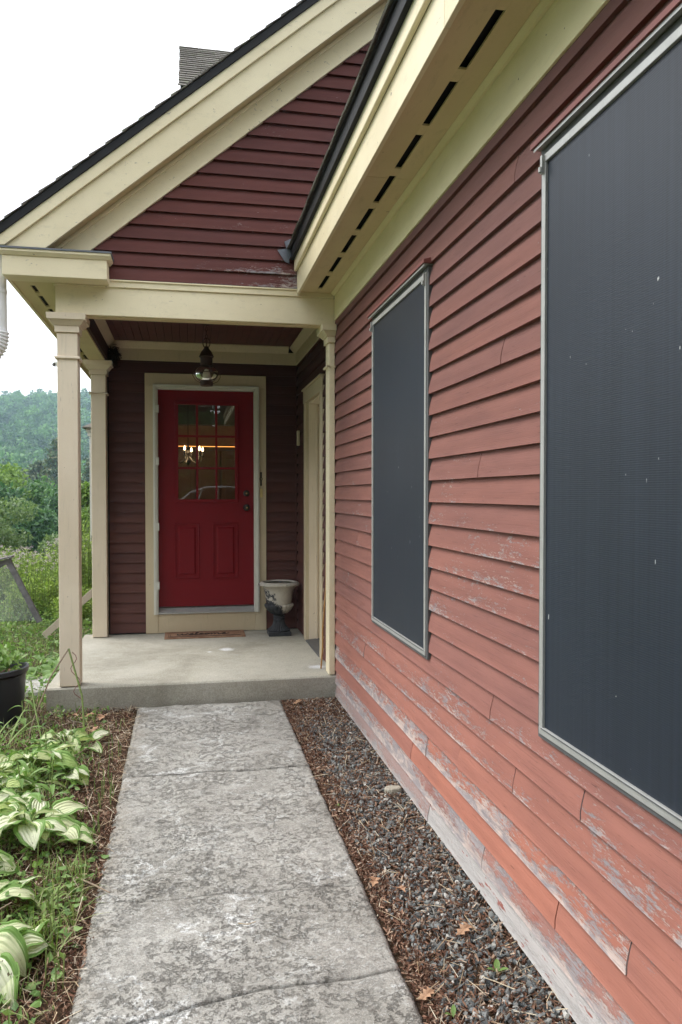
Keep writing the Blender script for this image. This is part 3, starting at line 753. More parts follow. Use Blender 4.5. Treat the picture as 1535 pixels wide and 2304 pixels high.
column(.968, 1.012, YF + .01, YF + .138, 'pilaster', True, 'cream', 'slim cream pilaster where porch meets the long wall')

# --- back wall of the porch
bw = part('back_wall', label='dark red clapboard wall around the door')
obj('sheathing', MB().box(-.70, -.30, YB + .003, YB + .12, ZF - .05, 2.80).box(.68, 1.30, YB + .003, YB + .12, ZF - .05, 2.80).box(-.2995, .6795, YB + .003, YB + .12, 2.46, 2.80), M['void'], bw)
z = .175; r = 0
while z < 2.62:
    zc = z + .04; ex = EXP * .985
    if zc < 2.49:
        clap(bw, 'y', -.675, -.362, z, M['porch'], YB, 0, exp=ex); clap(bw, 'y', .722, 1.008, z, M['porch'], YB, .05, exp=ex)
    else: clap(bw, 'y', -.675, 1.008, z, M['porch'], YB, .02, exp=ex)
    z += ex; r += 1
obj('corner_bead', MB().box(.998, 1.012, YB - .022, YB - .008, ZF + .01, 2.62), M['porch'], bw, wear=.0, orange=0.0, bare=0.0)
sw = part('porch_side_wall', label='shaded red clapboard wall on the right side of the porch')
obj('sheathing', MB().box(X1 + .004, X1 + .03, YF + .14, 5.905, 0, 2.80).box(X1 + .004, X1 + .03, 6.615, YB, 0, 2.80).box(X1 + .004, X1 + .03, 5.9055, 6.6145, 2.21, 2.8), M['void'], sw)
z = .175
while z < 2.62:
    ex = EXP * .985
    if z + .04 < 2.32:
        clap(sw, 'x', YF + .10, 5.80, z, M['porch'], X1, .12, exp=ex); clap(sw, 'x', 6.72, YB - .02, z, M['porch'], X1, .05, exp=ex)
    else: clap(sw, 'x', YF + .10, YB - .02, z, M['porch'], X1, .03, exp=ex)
    z += ex
# side doorway
sdw = part('side_doorway', label='narrow side doorway seen edge-on with cream casing')
obj('casing', MB().box(1.002, 1.032, 6.62, 6.722, ZF + .003, 2.21), M['casing'], sdw, bevel=.002)
obj('casing', MB().box(1.002, 1.032, 5.798, 5.90, ZF + .003, 2.21), M['casing'], sdw, bevel=.002)
obj('head_casing', MB().box(.9995, 1.032, 5.790, 6.73, 2.2105, 2.315), M['casing'], sdw, bevel=.002)
obj('head_cap', MB().box(.985, 1.032, 5.780, 6.74, 2.3155, 2.33), M['casing'], sdw, bevel=.002)
obj('jamb', MB().box(1.0325, 1.215, 6.606, 6.64, ZF + .003, 2.24), M['post'], sdw)
obj('jamb', MB().box(1.0325, 1.215, 5.88, 5.912, ZF + .003, 2.24), M['post'], sdw)
obj('jamb', MB().box(1.0325, 1.215, 5.913, 6.605, 2.20, 2.24), M['post'], sdw)
obj('stop', MB().box(1.09, 1.103, 6.588, 6.6055, ZF + .02, 2.199), M['post'], sdw)
obj('threshold', MB().prism([(1.0, ZF + .004), (1.005, ZF + .012), (1.215, ZF + .03), (1.215, ZF + .001), (1.0, ZF + .001)], 1, 5.914, 6.604), M['alu_dark'], sdw)
sd_door = obj('side_door', MB().box(1.18, 1.214, 5.914, 6.604, ZF + .032, 2.198), M['casing'], sdw)

# --- front door and its casing
dr = part('front_door_casing', label='cream casing round the red door')
CY = YB - .03
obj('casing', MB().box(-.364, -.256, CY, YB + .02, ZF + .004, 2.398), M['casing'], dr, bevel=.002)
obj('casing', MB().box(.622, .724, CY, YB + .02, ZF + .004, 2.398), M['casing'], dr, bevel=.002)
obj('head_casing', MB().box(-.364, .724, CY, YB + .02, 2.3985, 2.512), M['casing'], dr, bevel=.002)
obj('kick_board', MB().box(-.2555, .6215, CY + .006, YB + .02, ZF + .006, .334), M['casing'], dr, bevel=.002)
stf = part('storm_frame', label='pale aluminium storm door frame with no door in it')
m = MB(); m.box(-.293, -.262, CY - .022, CY - .0005, .336, 2.412); m.box(-.2615, -.252, CY - .012, YB + .02, .336, 2.40)
m.box(-.2825, -.2735, CY - .028, CY - .0225, .336, 2.412); obj('hinge_rail', m, M['alu_white'], stf, bevel=.0015)
m = MB(); m.box(.628, .659, CY - .022, CY - .0005, .336, 2.412); m.box(.612, .6275, CY - .012, YB + .02, .336, 2.385); m.box(.640, .649, CY - .028, CY - .0225, .336, 2.412)
obj('latch_rail', m, M['alu_white'], stf, bevel=.0015)
m = MB(); m.box(-.2615, .6275, CY - .022, CY - .0005, 2.388, 2.412); m.box(-.2515, .6115, CY - .012, YB + .02, 2.372, 2.3875)
obj('head_rail', m, M['alu_white'], stf, bevel=.0015)
for zz in (2.19, 1.72, 1.13, .60):
    obj('hinge', MB().box(-.270, -.243, CY - .030, CY - .0225, zz - .035, zz + .035), M['alu_white'], stf, bevel=.001)
m = MB(); m.box(-.2515, .6115, CY - .012, YB + .05, .338, .350); m.prism([(CY - .01, .3505), (YB + .05, .3505), (YB + .05, .392)], 0, -.2515, .6115)
obj('sill', m, M['alu'], stf)
# door slab
DY = YB + .020; dz0, dz1 = .396, 2.370; dx0, dx1 = -.2515, .6115
gx0, gx1, gz0, gz1 = -.078, .445, 1.372, 2.246
door = part('front_door', label='deep red door with nine panes above two raised panels')
m = MB(); T = .044
m.box(dx0, dx1, DY, DY + T, dz0, gz0); m.box(dx0, dx1, DY, DY + T, gz1, dz1); m.box(dx0, gx0, DY, DY + T, gz0, gz1); m.box(gx1, dx1, DY, DY + T, gz0, gz1)
obj('door_leaf', m, M['red'], door)
def ringframe(x0, x1, z0, z1, t, y0, y1, nm, slant=.006):
    m = MB()
    for a, b, c, d in ((x0, x1, z0, z0 + t), (x0, x1, z1 - t, z1), (x0, x0 + t, z0 + t, z1 - t), (x1 - t, x1, z0 + t, z1 - t)): m.box(a, b, y0, y1, c, d)
    return obj(nm, m, M['red'], door, bevel=.004)
ringframe(gx0 - .026, gx1 + .026, gz0 - .026, gz1 + .026, .032, DY - .014, DY - .0005, 'lite_frame')
gw = (gx1 - gx0) / 3; gh = (gz1 - gz0) / 3
m = MB()
for i in (1, 2): m.box(gx0 + gw * i - .010, gx0 + gw * i + .010, DY - .006, DY + .012, gz0, gz1)
obj('muntin', m, M['red'], door, bevel=.003)
for i in (1, 2): obj('muntin', MB().box(gx0, gx1, DY - .0055, DY + .0115, gz0 + gh * i - .010, gz0 + gh * i + .010), M['red'], door, bevel=.003)
for i in range(3):
    for j in range(3):
        obj('pane', MB().box(gx0 + gw * i, gx0 + gw * (i + 1), DY + .0125, DY + .0165, gz0 + gh * j, gz0 + gh * (j + 1)), M['glass'], door)
for px0, px1 in ((-.108, .117), (.235, .468)):
    ringframe(px0, px1, .650, 1.160, .013, DY - .009, DY - .0005, 'panel_molding')
    m = MB(); a, b, c, d = px0 + .036, px1 - .036, .688, 1.122; e_ = .014
    vs_ = [(a, DY - .0005, c), (b, DY - .0005, c), (b, DY - .0005, d), (a, DY - .0005, d), (a + e_, DY - .010, c + e_), (b - e_, DY - .010, c + e_), (b - e_, DY - .010, d - e_), (a + e_, DY - .010, d - e_)]
    m.add(vs_, [(4, 5, 6, 7), (0, 1, 5, 4), (1, 2, 6, 5), (2, 3, 7, 6), (3, 0, 4, 7)])
    obj('raised_panel', m, M['red'], door)
for nm, zz, pr_ in (('deadbolt', 1.432, [(.030, .0), (.030, -.008), (.024, -.014), (.016, -.018), (.008, -.0185), (.0, -.0185)]),
                    ('knob', 1.300, [(.032, 0), (.032, -.006), (.014, -.010), (.012, -.032), (.022, -.040), (.028, -.052), (.024, -.064), (.010, -.070), (0, -.070)])):
    obj(nm, MB().lathe(pr_, (.545, DY - .0005, zz), 20, axis='y'), M['bronze'], door)
    obj('keyway', MB().lathe([(.007, 0), (.007, -.002), (0, -.002)], (.545, DY - .0005 + pr_[-1][1] - .0002, zz), 10, axis='y'), plain('brass', (.55, .40, .15), .3, .5, .9), door)
# bell and plate on the casing
bell = part('doorbell', label='dark ornate doorbell on the right casing')
m = MB(); m.lathe([(.014, 0), (.014, -.006), (.010, -.009), (0, -.009)], (.676, CY - .0005, 1.565), 14, axis='y')
m.box(.669, .683, CY - .005, CY - .0005, 1.515, 1.615); m.lathe([(.009, 0), (.009, -.006), (0, -.006)], (.676, CY - .0005, 1.62), 10, axis='y'); m.lathe([(.009, 0), (.009, -.006), (0, -.006)], (.676, CY - .0005, 1.51), 10, axis='y')
obj('bell_plate', m, M['bronze'], bell); obj('button', MB().lathe([(.006, 0), (.006, -.004), (0, -.004)], (.676, CY - .010, 1.565), 10, axis='y'), plain('bell_button', (.6, .5, .3), .3), bell)
obj('key_plate', MB().box(.663, .689, CY - .014, CY - .0005, 1.395, 1.475), plain('pale_brass', (.70, .56, .25), .5), dr, bevel=.003)
obj('thermometer', MB().box(.985, 1.008, 6.985, 7.035, 1.865, 2.0), plain('thermometer_case', (.55, .48, .30), .5), sw, bevel=.004)
# --- rake of the gable
rk = part('rake', label='cream raking trim along the gable edge')
def rake(c0, c1, y0, y1, nm, mat, zc=2.95, x_end=2.62, xmin=None, bevel=.003):
    """board between the lines z = SL*x + c0 and z = SL*x + c1, cut level at z = zc"""
    pts = [((zc - c0) / SL, zc), (x_end, SL * x_end + c0), (x_end, SL * x_end + c1), ((zc - c1) / SL, zc)]
    if xmin is not None and (zc - c1) / SL < xmin:
        pts = pts[:3] + [(xmin, SL * xmin + c1), (xmin, max(zc, SL * xmin + c0))]
        if SL * xmin + c0 > zc: pts = pts[1:4] + [(xmin, SL * xmin + c0)]
    return obj(nm, MB().prism(pts, 1, y0, y1), mat, rk, bevel=bevel)
YR = 5.127
rake(3.492, 3.69, YF - .036, YF - .0005, 'rake_frieze', M['cream_rake'])
rake(3.640, 3.662, YF - .050, YF - .0365, 'rake_molding', M['cream_rake'])
rake(3.678, 3.696, YR + .022, YF - .0006, 'rake_soffit', M['soffit'])
rake(3.660, 3.858, YR, YR + .0215, 'rake_fascia', M['cream_rake'])
rake(3.856, 3.945, YR - .022, YR - .0005, 'rake_shadow_board', M['cream_rake'])
rake(3.938, 3.997, YR - .034, YR + .10, 'rake_drip_edge', M['drip'], xmin=-1.16)
lr = part('roof', label='steep shingled roof of the gable')
deck = MB().prism([(-1.13, SL * -1.13 + 3.90), (2.62, SL * 2.62 + 3.90), (2.62, SL * 2.62 + 3.985), (-1.15, SL * -1.15 + 3.985)], 1, YR + .102, 13)
obj('deck', deck, M['drip'], lr)
obj('deck', MB().prism([(2.621, SL * 2.62 + 3.90), (6.5, 2.86), (6.5, 2.95), (2.621, SL * 2.62 + 3.985)], 1, YR, 13), M['drip'], lr)
courses(lr, -1.175, SL * -1.175 + 4.000, SL, YR - .045, 9.0, 38, name='shingle_course', wmin=.25, wmax=.5)
# cornice return
rt = part('cornice_return', label='boxed cream cornice return with grey metal lid')
obj('box', MB().box(-1.106, -.486, YR, YF - .024, 2.775, 2.905), M['cream_rake'], rt, bevel=.003)
obj('crown', MB().prism([(YR - .0005, 2.896), (YR - .006, 2.896), (YR - .024, 2.918), (YR - .024, 2.932), (YR - .0005, 2.932)], 0, -1.122, -.462).prism([(-.4855, 2.896), (-.480, 2.896), (-.462, 2.918), (-.462, 2.932), (-.4855, 2.932)], 1, YR, YF - .0245), M['cream_rake'], rt)
obj('box_top', MB().box(-1.106, -.486, YR, YF - .024, 2.9055, 2.932), M['cream_rake'], rt)
obj('lid', MB().prism([(YR - .03, 2.9325), (YF - .023, 2.9325), (YF - .023, 2.9525), (YR - .03, 2.943)], 0, -1.128, -.456), M['flash'], rt)
# left eave running back along the porch
le = part('eave', label='cream left eave of the gable with slotted soffit')
obj('soffit_board', MB().box(-1.085, -1.0005, YR + .002, 12.9, ZS - .012, ZS + .006), M['soffit'], le)
obj('soffit_board', MB().box(-.9695, -.8235, YF + .0, 12.9, ZS - .012, ZS + .006), M['soffit'], le)
obj('soffit_board', MB().box(-.9695, -.836, YR + .03, YF - .0005, ZS - .012, ZS + .006), M['soffit'], le)
e = YR + .03
for i in range(18):
    s0 = 5.425 + i * .383 + (.0 if i else 0); s1 = s0 + (.19 if i == 0 else .315)
    if i: s0 = 5.70 + (i - 1) * .383; s1 = s0 + .315
    obj('vent_bridge', MB().box(-1.0003, -.9697, e, s0, ZS - .0115, ZS + .004), M['soffit'], le); e = s1
obj('vent_backing', MB().box(-1.05, -.9, YR + .03, 12.9, ZS + .03, ZS + .035), M['void'], le)
obj('fascia', MB().box(-1.106, -1.0855, YF - .023, 12.9, ZS - .027, ZS + .14), M['cream'], le, bevel=.002)
obj('frieze', MB().box(-.8232, -.805, YF + .101, 12.9, 2.70, ZS - .0125), M['cream'], le)
obj('shadow_board', MB().box(-1.118, -1.1065, YF - .023, 12.9, ZS + .08, ZS + .15), M['cream'], le)
# the rest of the left wing: side wall beyond the porch
obj('sheathing', MB().box(-.69, -.60, YB + .125, 12.9, -.4, 2.80), M['gable'], part('wing_wall'), wear=0.0, orange=0.0, bare=0.0)
# step flashing where the low roof dies into the gable
m = MB(); m.prism([(.690, 3.015), (.655, 3.125), (.718, 3.155), (.740, 3.11)], 1, YF - .045, YF - .030); m.prism([(.608, 3.072), (.685, 3.085), (.690, 2.985), (.66, 2.995)], 1, YF - .028, YF - .024)
obj('step_flashing', m, M['flash'], rk)
# shingled dormer roof rising behind the gable
dm = part('rear_gable', label='upper rear gable with weathered grey shingles')
obj('deck', MB().prism([(10.0, 6.50), (12.0, 8.10), (14.0, 6.50), (14, 6.3), (12, 7.9), (10, 6.38)], 0, -.055, 5), M['drip'], dm)
cz = 1.6 / 2.0; cc = 1 / math.hypot(1, cz); ss = cz * cc
for r in range(19):
    m = MB(); x = -.075 - rnd.uniform(0, .1)
    while x < 1.9:
        w_ = rnd.uniform(.12, .32); a, b = max(x, -.078 + rnd.uniform(-.006, .006)), x + w_ - .004
        d0 = r * .135 - rnd.uniform(0, .012); d1 = (r + 1.2) * .135; th = .012 + rnd.uniform(0, .006)
        P_ = lambda d, h, xx: (xx, 9.96 + d * cc - h * ss, 6.485 + d * ss + h * cc)
        if b > a: m.add([P_(d0, .008, a), P_(d0, .008, b), P_(d1, 0, b), P_(d1, 0, a), P_(d0, .008 + th, a), P_(d0, .008 + th, b), P_(d1, .003, b), P_(d1, .003, a)],
              [(0, 1, 2, 3)[::-1], (4, 7, 6, 5)[::-1], (0, 4, 5, 1)[::-1], (1, 5, 6, 2)[::-1], (3, 2, 6, 7)[::-1], (0, 3, 7, 4)[::-1]])
        x += w_
    obj('shingle_course', m, M['shingle'], dm)
obj('gable_wall', MB().box(-.02, 4.9, 10.15, 13.8, 3.9, 6.5), M['cream'], dm)

# downspout at the eave end
ds = part('downspout', label='white metal downspout with ribbed elbow at left')
m = MB(); m.tube([(-1.155, 5.26, 2.93), (-1.155, 5.26, 2.46)], .046, 14)
for zz in (2.70, 2.455): m.lathe([(.046, -.012), (.050, -.009), (.050, .009), (.046, .012)], (-1.155, 5.26, zz), 16)
obj('pipe', m, M['white'], ds)
m = MB(); pts = []; rs = []
for i in range(61):
    t_ = i / 60; a = t_ * R(78); cx_ = -1.155 - .20 * (1 - math.cos(a)); cz_ = 2.455 - .20 * math.sin(a) - .0
    pts.append((cx_, 5.26, cz_)); rs.append(.052 + .014 * min(1, t_ * 3) + (.006 if (i // 2) % 2 else -.003))
m.tube(pts, rs, 18); obj('elbow', m, M['white'], ds)
m = MB(); m.tube([pts[-1], (-1.75, 5.26, 2.16), (-2.2, 5.28, 1.6)], .05, 12); obj('pipe', m, M['white'], ds)
m = MB(); m.box(-.848, -.819, YF + .06, YF + .068, 2.255, 2.285); m.lathe([(.012, -.004), (.012, .004)], (-.846, YF + .064, 2.268), 12, axis='y', cap=True)
obj('bracket', m, M['white'], ds)
# body of the house behind the visible walls (closes it from the other side)
bd = part('body')
obj('core', MB().box(1.25, 6.4, -1.2, 5.2, -.4, 2.9), M['void'], bd)
obj('gable_back', MB().prism([(-.68, 0), (6.4, 0), (6.4, 2.85), (2.6, 6.0), (-.68, 3.2)], 1, 12.7, 12.9), M['gable'], bd, wear=0.0, orange=0.0, bare=0.0)

# --- the room behind the door glass
rm = part('room', label='dim room with lit chandelier behind the door glass')
wood = plain('room_panelling', (.24, .15, .085), .6); rdark = plain('room_dark', (.045, .04, .035), .7)
obj('floor', MB().box(-.59, 3.0, YB + .125, 11.4, .1, .34), rdark, rm)
obj('wall', MB().box(-.59, 3.0, 11.2, 11.3, .34, 2.9), wood, rm)
obj('wall', MB().box(2.9, 3.0, YB + .125, 11.2, .34, 2.9), rdark, rm)
obj('ceiling', MB().box(-.59, 3.0, YB + .125, 11.3, 2.66, 2.72), rdark, rm)
for i in range(7):
    x = -.55 + i * .34
    obj('cabinet_door', MB().box(x, x + .325, 10.86, 10.90, .36, 2.03), wood, rm, bevel=.006)
    obj('cabinet_panel', MB().box(x + .06, x + .265, 10.848, 10.8595, .5, 1.92), wood, rm, bevel=.006)
obj('shelf_cornice', MB().box(-.59, 1.9, 10.82, 11.0, 2.035, 2.075), wood, rm)
obj('glow_strip', MB().box(-.55, 1.8, 10.95, 10.98, 2.078, 2.092), emit('warm_strip_light', (1, .36, .08), 1.3), rm)
obj('bulkhead', MB().box(-.59, 1.9, 10.6, 10.80, 2.36, 2.66), rdark, rm)
ch = thing('chandelier', 'small dark candle chandelier with lit bulbs seen through the door glass', 'chandelier', (.02, 9.5, 1.75))
m = MB(); m.tube([(.02, 9.5, 2.655), (.02, 9.5, 1.93)], .006, 6); m.lathe([(.0, -.16), (.02, -.13), (.035, -.09), (.02, -.05), (.012, 0), (.03, .03), (.014, .06), (.01, .1)], (.02, 9.5, 1.92), 10)
obj('stem', m, M['bronze'], ch)
for i in range(6):
    g_ = 2 * math.pi * i / 6 + .3; ca, sa = math.cos(g_), math.sin(g_)
    m = MB(); m.tube([(.02 + ca * r_, 9.5 + sa * r_, z_) for r_, z_ in ((.02, 1.87), (.07, 1.82), (.12, 1.80), (.165, 1.83), (.18, 1.88))], .006, 5)
    m.lathe([(.022, 0), (.026, .006), (.010, .008), (.010, .06)], (.02 + ca * .18, 9.5 + sa * .18, 1.88), 8); obj('arm', m, M['bronze'], ch)
    obj('bulb', MB().lathe([(.006, 0), (.013, .014), (.012, .026), (.002, .055)], (.02 + ca * .18, 9.5 + sa * .18, 1.942), 8), emit('candle_bulb', (1, .62, .32), 7) if i == 0 else bpy.data.materials['candle_bulb'], ch)
pl = bpy.data.lights.new('chandelier_light', 'POINT'); pl.energy = 5; pl.color = (1, .66, .36); pl.shadow_soft_size = .15
plo = bpy.data.objects.new('chandelier_light', pl); COL.objects.link(plo); plo.parent = ch; plo.location = (0, 0, .15)

# ------------------------------------------------------------------ things on and round the porch
# hanging onion lantern
LX, LY = .160, 6.3
ln = thing('hanging_lantern', 'dark metal onion lantern with round glass globe hanging from the porch ceiling', 'lantern', (LX, LY, 2.286))
lam = plain('aged_copper', (.075, .042, .034), .6, .4, .4)
m = MB()
for i in range(4):
    z_ = 2.765 - i * .030
    m.tube([(LX + (.009 * math.cos(a) if i % 2 else 0), LY + (0 if i % 2 else .009 * math.cos(a)), z_ - .018 * math.sin(a)) for a in [k * math.pi / 5 for k in range(10)]], .0028, 5, closed=True)
m.lathe([(.0, .0), (.045, -.002), (.05, -.012), (.02, -.02)], (LX, LY, 2.786), 16)
obj('chain', m, lam, ln)
m = MB(); m.tube([(LX + .028 * math.cos(a) * (1 if 1 else 0), LY, 2.625 + .040 * math.sin(a)) for a in [k * math.pi / 8 for k in range(16)]], .004, 5, closed=True)
m.tube([(LX, LY + .028 * math.cos(a), 2.625 + .040 * math.sin(a)) for a in [k * math.pi / 8 for k in range(16)]], .004, 5, closed=True); obj('hanging_loop', m, lam, ln)
obj('cap', MB().lathe([(.0, .118), (.014, .112), (.020, .098), (.026, .088), (.040, .072), (.050, .052), (.056, .036), (.060, .032), (.054, .026), (.048, .022), (.048, -.038), (.056, -.044), (.0, -.046)], (LX, LY, 2.485), 24), lam, ln)
gl = []
for i in range(13):
    a = R(62) - i * R(124) / 12; gl.append((.092 * math.cos(a), .070 * math.sin(a)))
obj('globe', MB().lathe(gl, (LX, LY, 2.378), 28), M['globe'], ln)
obj('bulb', MB().lathe([(.0, -.045), (.022, -.038), (.032, -.015), (.028, .01), (.014, .035), (.013, .06)], (LX, LY, 2.378), 16), plain('frosted_bulb', (.88, .86, .80), .3), ln)
obj('base', MB().lathe([(0, .032), (.046, .030), (.050, .024), (.050, -.010), (.046, -.014), (0, -.016)], (LX, LY, 2.298), 20), lam, ln)
for i in range(4):
    a = i * math.pi / 2 + .4; prof_ = [(.055, 2.44), (.094, 2.43), (.118, 2.39), (.118, 2.36), (.095, 2.325), (.05, 2.305)]
    prof_ = [(.056, 2.436), (.090, 2.420), (.104, 2.378), (.090, 2.336), (.056, 2.315)] if i % 2 else prof_
    obj('guard_wire', MB().tube([(LX + r_ * math.cos(a), LY + r_ * math.sin(a), z_) for r_, z_ in prof_], .0026, 5), lam, ln)
obj('guard_ring', MB().tube([(LX + .108 * math.cos(k * math.pi / 12), LY + .108 * math.sin(k * math.pi / 12), 2.382) for k in range(24)], .0028, 5, closed=True), lam, ln)

# urn
UX, UY = .812, 6.96
def urn_mat():
    t = NT('peeling_urn'); c = t.coord('Object')
    n_ = t.noise(c, 12, 7, .8, .8); sx = t.n('ShaderNodeSeparateXYZ'); t.l(c, sx.inputs[0])
    b_ = t.math('ADD', t.math('MULTIPLY', t.math('SUBTRACT', sx.outputs[2], .27), 2.6), t.math('MULTIPLY', sx.outputs[0], 2.8))
    mk = t.ramp(t.math('ADD', t.math('MULTIPLY', n_, 1.7), b_), (.80, 0), (.84, 1))
    dk = t.mix(t.noise(c, 30, 4), (.022, .023, .027), (.06, .062, .07)); lt = t.mix(t.noise(c, 24, 5, .7), (.34, .31, .27), (.58, .54, .47))
    t.bump(t.noise(c, 60, 4, .7), .3, .004); return t.fin(t.mix(mk, dk, lt), .7, .3)
urn = thing('garden_urn', 'black pedestal urn with peeling white rim standing beside the red door', 'urn', (UX, UY, ZF))
um = urn_mat()
obj('plinth', MB().box(UX - .100, UX + .100, UY - .1, UY + .1, ZF + .001, ZF + .035), um, urn, bevel=.004)
fl = lambda i, g_: 1 + .09 * abs(math.sin(g_ * 12)) * (1 if 0 < i < 6 else 0)
obj('foot', MB().lathe([(.095, 0), (.095, .012), (.086, .020), (.060, .045), (.048, .075), (.045, .095), (.052, .102), (.052, .112), (.044, .118), (.052, .128), (.050, .142), (.038, .150)], (UX, UY, ZF + .035), 48, fl), um, urn)
bl_ = lambda i, g_: 1 + .09 * abs(math.sin(g_ * 9)) * (1 if 1 <= i <= 5 else 0)
obj('bowl', MB().lathe([(.036, 0), (.070, .012), (.100, .040), (.116, .068), (.122, .082), (.120, .095), (.112, .100), (.114, .108), (.116, .120), (.122, .170), (.134, .220), (.150, .255), (.160, .262), (.150, .268), (.128, .225), (.110, .17), (.0, .16)], (UX, UY, ZF + .183), 54, bl_), um, urn)
rf = lambda i, g_: 1 + (.045 * abs(math.sin(g_ * 15)) if i in (2, 3) else 0)
obj('rim', MB().lathe([(.150, 0), (.166, .004), (.178, .014), (.178, .026), (.166, .038), (.150, .042), (.140, .030)], (UX, UY, ZF + .437), 90, rf), um, urn)
obj('soil', MB().lathe([(.0, .012), (.06, .010), (.139, .0)], (UX, UY, ZF + .45), 20), M['mulch'], urn)

# doormat with its word
mat_m = NT('coir'); _c = mat_m.coord('Object'); _n = mat_m.noise(_c, 90, 4, .8); _b = mat_m.noise(_c, 9, 4, .6)
mat_m.bump(_n, .9, .006); coir = mat_m.fin(mat_m.mix(1, mat_m.ramp(_b, (.35, (.26, .14, .09)), (.65, (.42, .26, .17))), mat_m.ramp(_n, (.3, (.6, .6, .6)), (.7, (1.3, 1.3, 1.3))), 'MULTIPLY'), .95, .1)
dmx0, dmx1, dmy0, dmy1 = -.195, .508, 6.905, 7.195
dmt = thing('doormat', 'small brown coir doormat with faded cursive welcome on the porch floor', 'doormat', ((dmx0 + dmx1) / 2, (dmy0 + dmy1) / 2, ZF))
V_ = []; 
m = MB(); nx_ = 30
for i in range(nx_ + 1):
    x = dmx0 + (dmx1 - dmx0) * i / nx_; e_ = .004 * mn.noise(Vector((x * 9, 1, 1)))
    V_ += [(x, dmy0 + e_, ZF + .001), (x, dmy0 + e_, ZF + .012), (x, dmy1 + e_, ZF + .014), (x, dmy1 + e_, ZF + .001)]
F_ = [(i * 4 + k, (i + 1) * 4 + k, (i + 1) * 4 + k + 1, i * 4 + k + 1) for i in range(nx_) for k in range(3)] + [(0, 1, 2, 3), tuple(nx_ * 4 + k for k in (3, 2, 1, 0))]
m.add(V_, F_); obj('mat', m, coir, dmt)
ink = plain('mat_ink', (.075, .052, .045), .95, .1)
m = MB(); zt = ZF + .0128
def strip(pts, w_=.006):
    m.tube([(a, b, zt) for a, b in pts], w_ / 2, 4, cap=True)
for q in (.035, .050): strip([(dmx0 + q, dmy0 + q), (dmx1 - q, dmy0 + q), (dmx1 - q, dmy1 - q), (dmx0 + q, dmy1 - q), (dmx0 + q, dmy0 + q)], .005)
bpx = lambda u, v: (dmx0 + .10 + u * .062, dmy0 + .105 + v * .075 + .0)
def spline(c, n_=6):
    out = []
    for i in range(len(c) - 1):
        p0 = c[max(i - 1, 0)]; p1 = c[i]; p2 = c[i + 1]; p3 = c[min(i + 2, len(c) - 1)]
        for k in range(n_):
            t_ = k / n_
            out.append(tuple(.5 * (2 * p1[a] + (p2[a] - p0[a]) * t_ + (2 * p0[a] - 5 * p1[a] + 4 * p2[a] - p3[a]) * t_ ** 2 + (-p0[a] + 3 * p1[a] - 3 * p2[a] + p3[a]) * t_ ** 3) for a in (0, 1)))
    return out + [c[-1]]
word = [  # one pen line: w e l c o m e
    [(0, .85), (.15, .2), (.4, 0), (.6, .3), (.7, .8), (.75, .25), (1.0, 0), (1.25, .3), (1.35, .85), (1.5, .75), (1.75, .45), (2.1, .6), (2.15, .9), (1.9, .85), (1.8, .4), (2.0, .02), (2.4, .25), (2.75, 1.2), (2.7, 1.6), (2.5, 1.3), (2.5, .3), (2.75, 0), (3.1, .3), (3.4, .75), (3.6, .85), (3.35, .9), (3.15, .45), (3.35, .02), (3.8, .2), (4.0, .7), (4.3, .85), (4.05, .75), (3.95, .3), (4.2, 0), (4.5, .3), (4.5, .75), (4.3, .85), (4.6, .7), (4.85, .85), (4.9, .05)],
    [(4.9, .3), (5.15, .85), (5.35, .7), (5.35, .05)], [(5.35, .3), (5.6, .85), (5.85, .7), (5.85, .2), (6.05, 0), (6.35, .4), (6.7, .6), (6.75, .9), (6.5, .85), (6.4, .4), (6.6, .02), (7.0, .2), (7.4, .5)]]
for st in word: strip([bpx(u + v * .25, v) for u, v in spline(st)], .013)
obj('word', m, ink, dmt)

# bamboo cane
bc = thing('bamboo_cane', 'thin bamboo cane leaning against the shaded wall beside the pilaster', 'cane', (.950, 5.53, ZF))
bam = plain('bamboo', (.42, .22, .075), .45, .4)
m = MB(); a = Vector((.950, 5.53, ZF + .001)); b = Vector((1.0, 5.47, 1.22)); pts = []; rs = []
for i in range(8):
    for dt, r_ in ((-.006, .0058), (0, .0078), (.006, .0058)):
        t_ = min(1, max(0, i / 7.0 + dt)); pts.append(a.lerp(b, t_) + Vector((.004 * math.sin(i * 2.1), 0, 0)) * (0 < i < 7)); rs.append(r_)
pts2 = [pts[0]]; rs2 = [rs[0]]
for p_, r_ in zip(pts[1:], rs[1:]):
    if (p_ - pts2[-1]).length > 1e-4: pts2.append(p_); rs2.append(r_)
m.tube(pts2, rs2, 8); obj('stalk', m, bam, bc)

# bird nest on the rear capital
nb = thing('bird_nest', 'dark ragged bird nest stuck in the upper corner of the porch', 'nest', (-.62, 7.12, 2.60))
P = np.stack([rng.normal(-.622, .022, 900), rng.normal(7.11, .03, 900), rng.normal(2.635, .032, 900)], -1)
s = rng.uniform(.010, .03, 900)[:, None] * np.ones((1, 3)); V, F = scatter(SV * np.array([1, 3, 1]), SF, P, s, rand_rot(900), .1)
fast('nest_body', V, F, plain('nest_mud', (.03, .024, .018), .95, .1), nb)
P = np.stack([rng.normal(-.72, .06, 160), rng.uniform(YB - .19, YB - .17, 160), rng.uniform(2.588, 2.600, 160)], -1)
s = rng.uniform(.008, .02, 160)[:, None] * np.ones((1, 3)); V, F = scatter(SV * np.array([1, 2, 1]), SF, P, s, rand_rot(160), .1)
fast('nest_litter', V, F, bpy.data.materials['nest_mud'], nb)

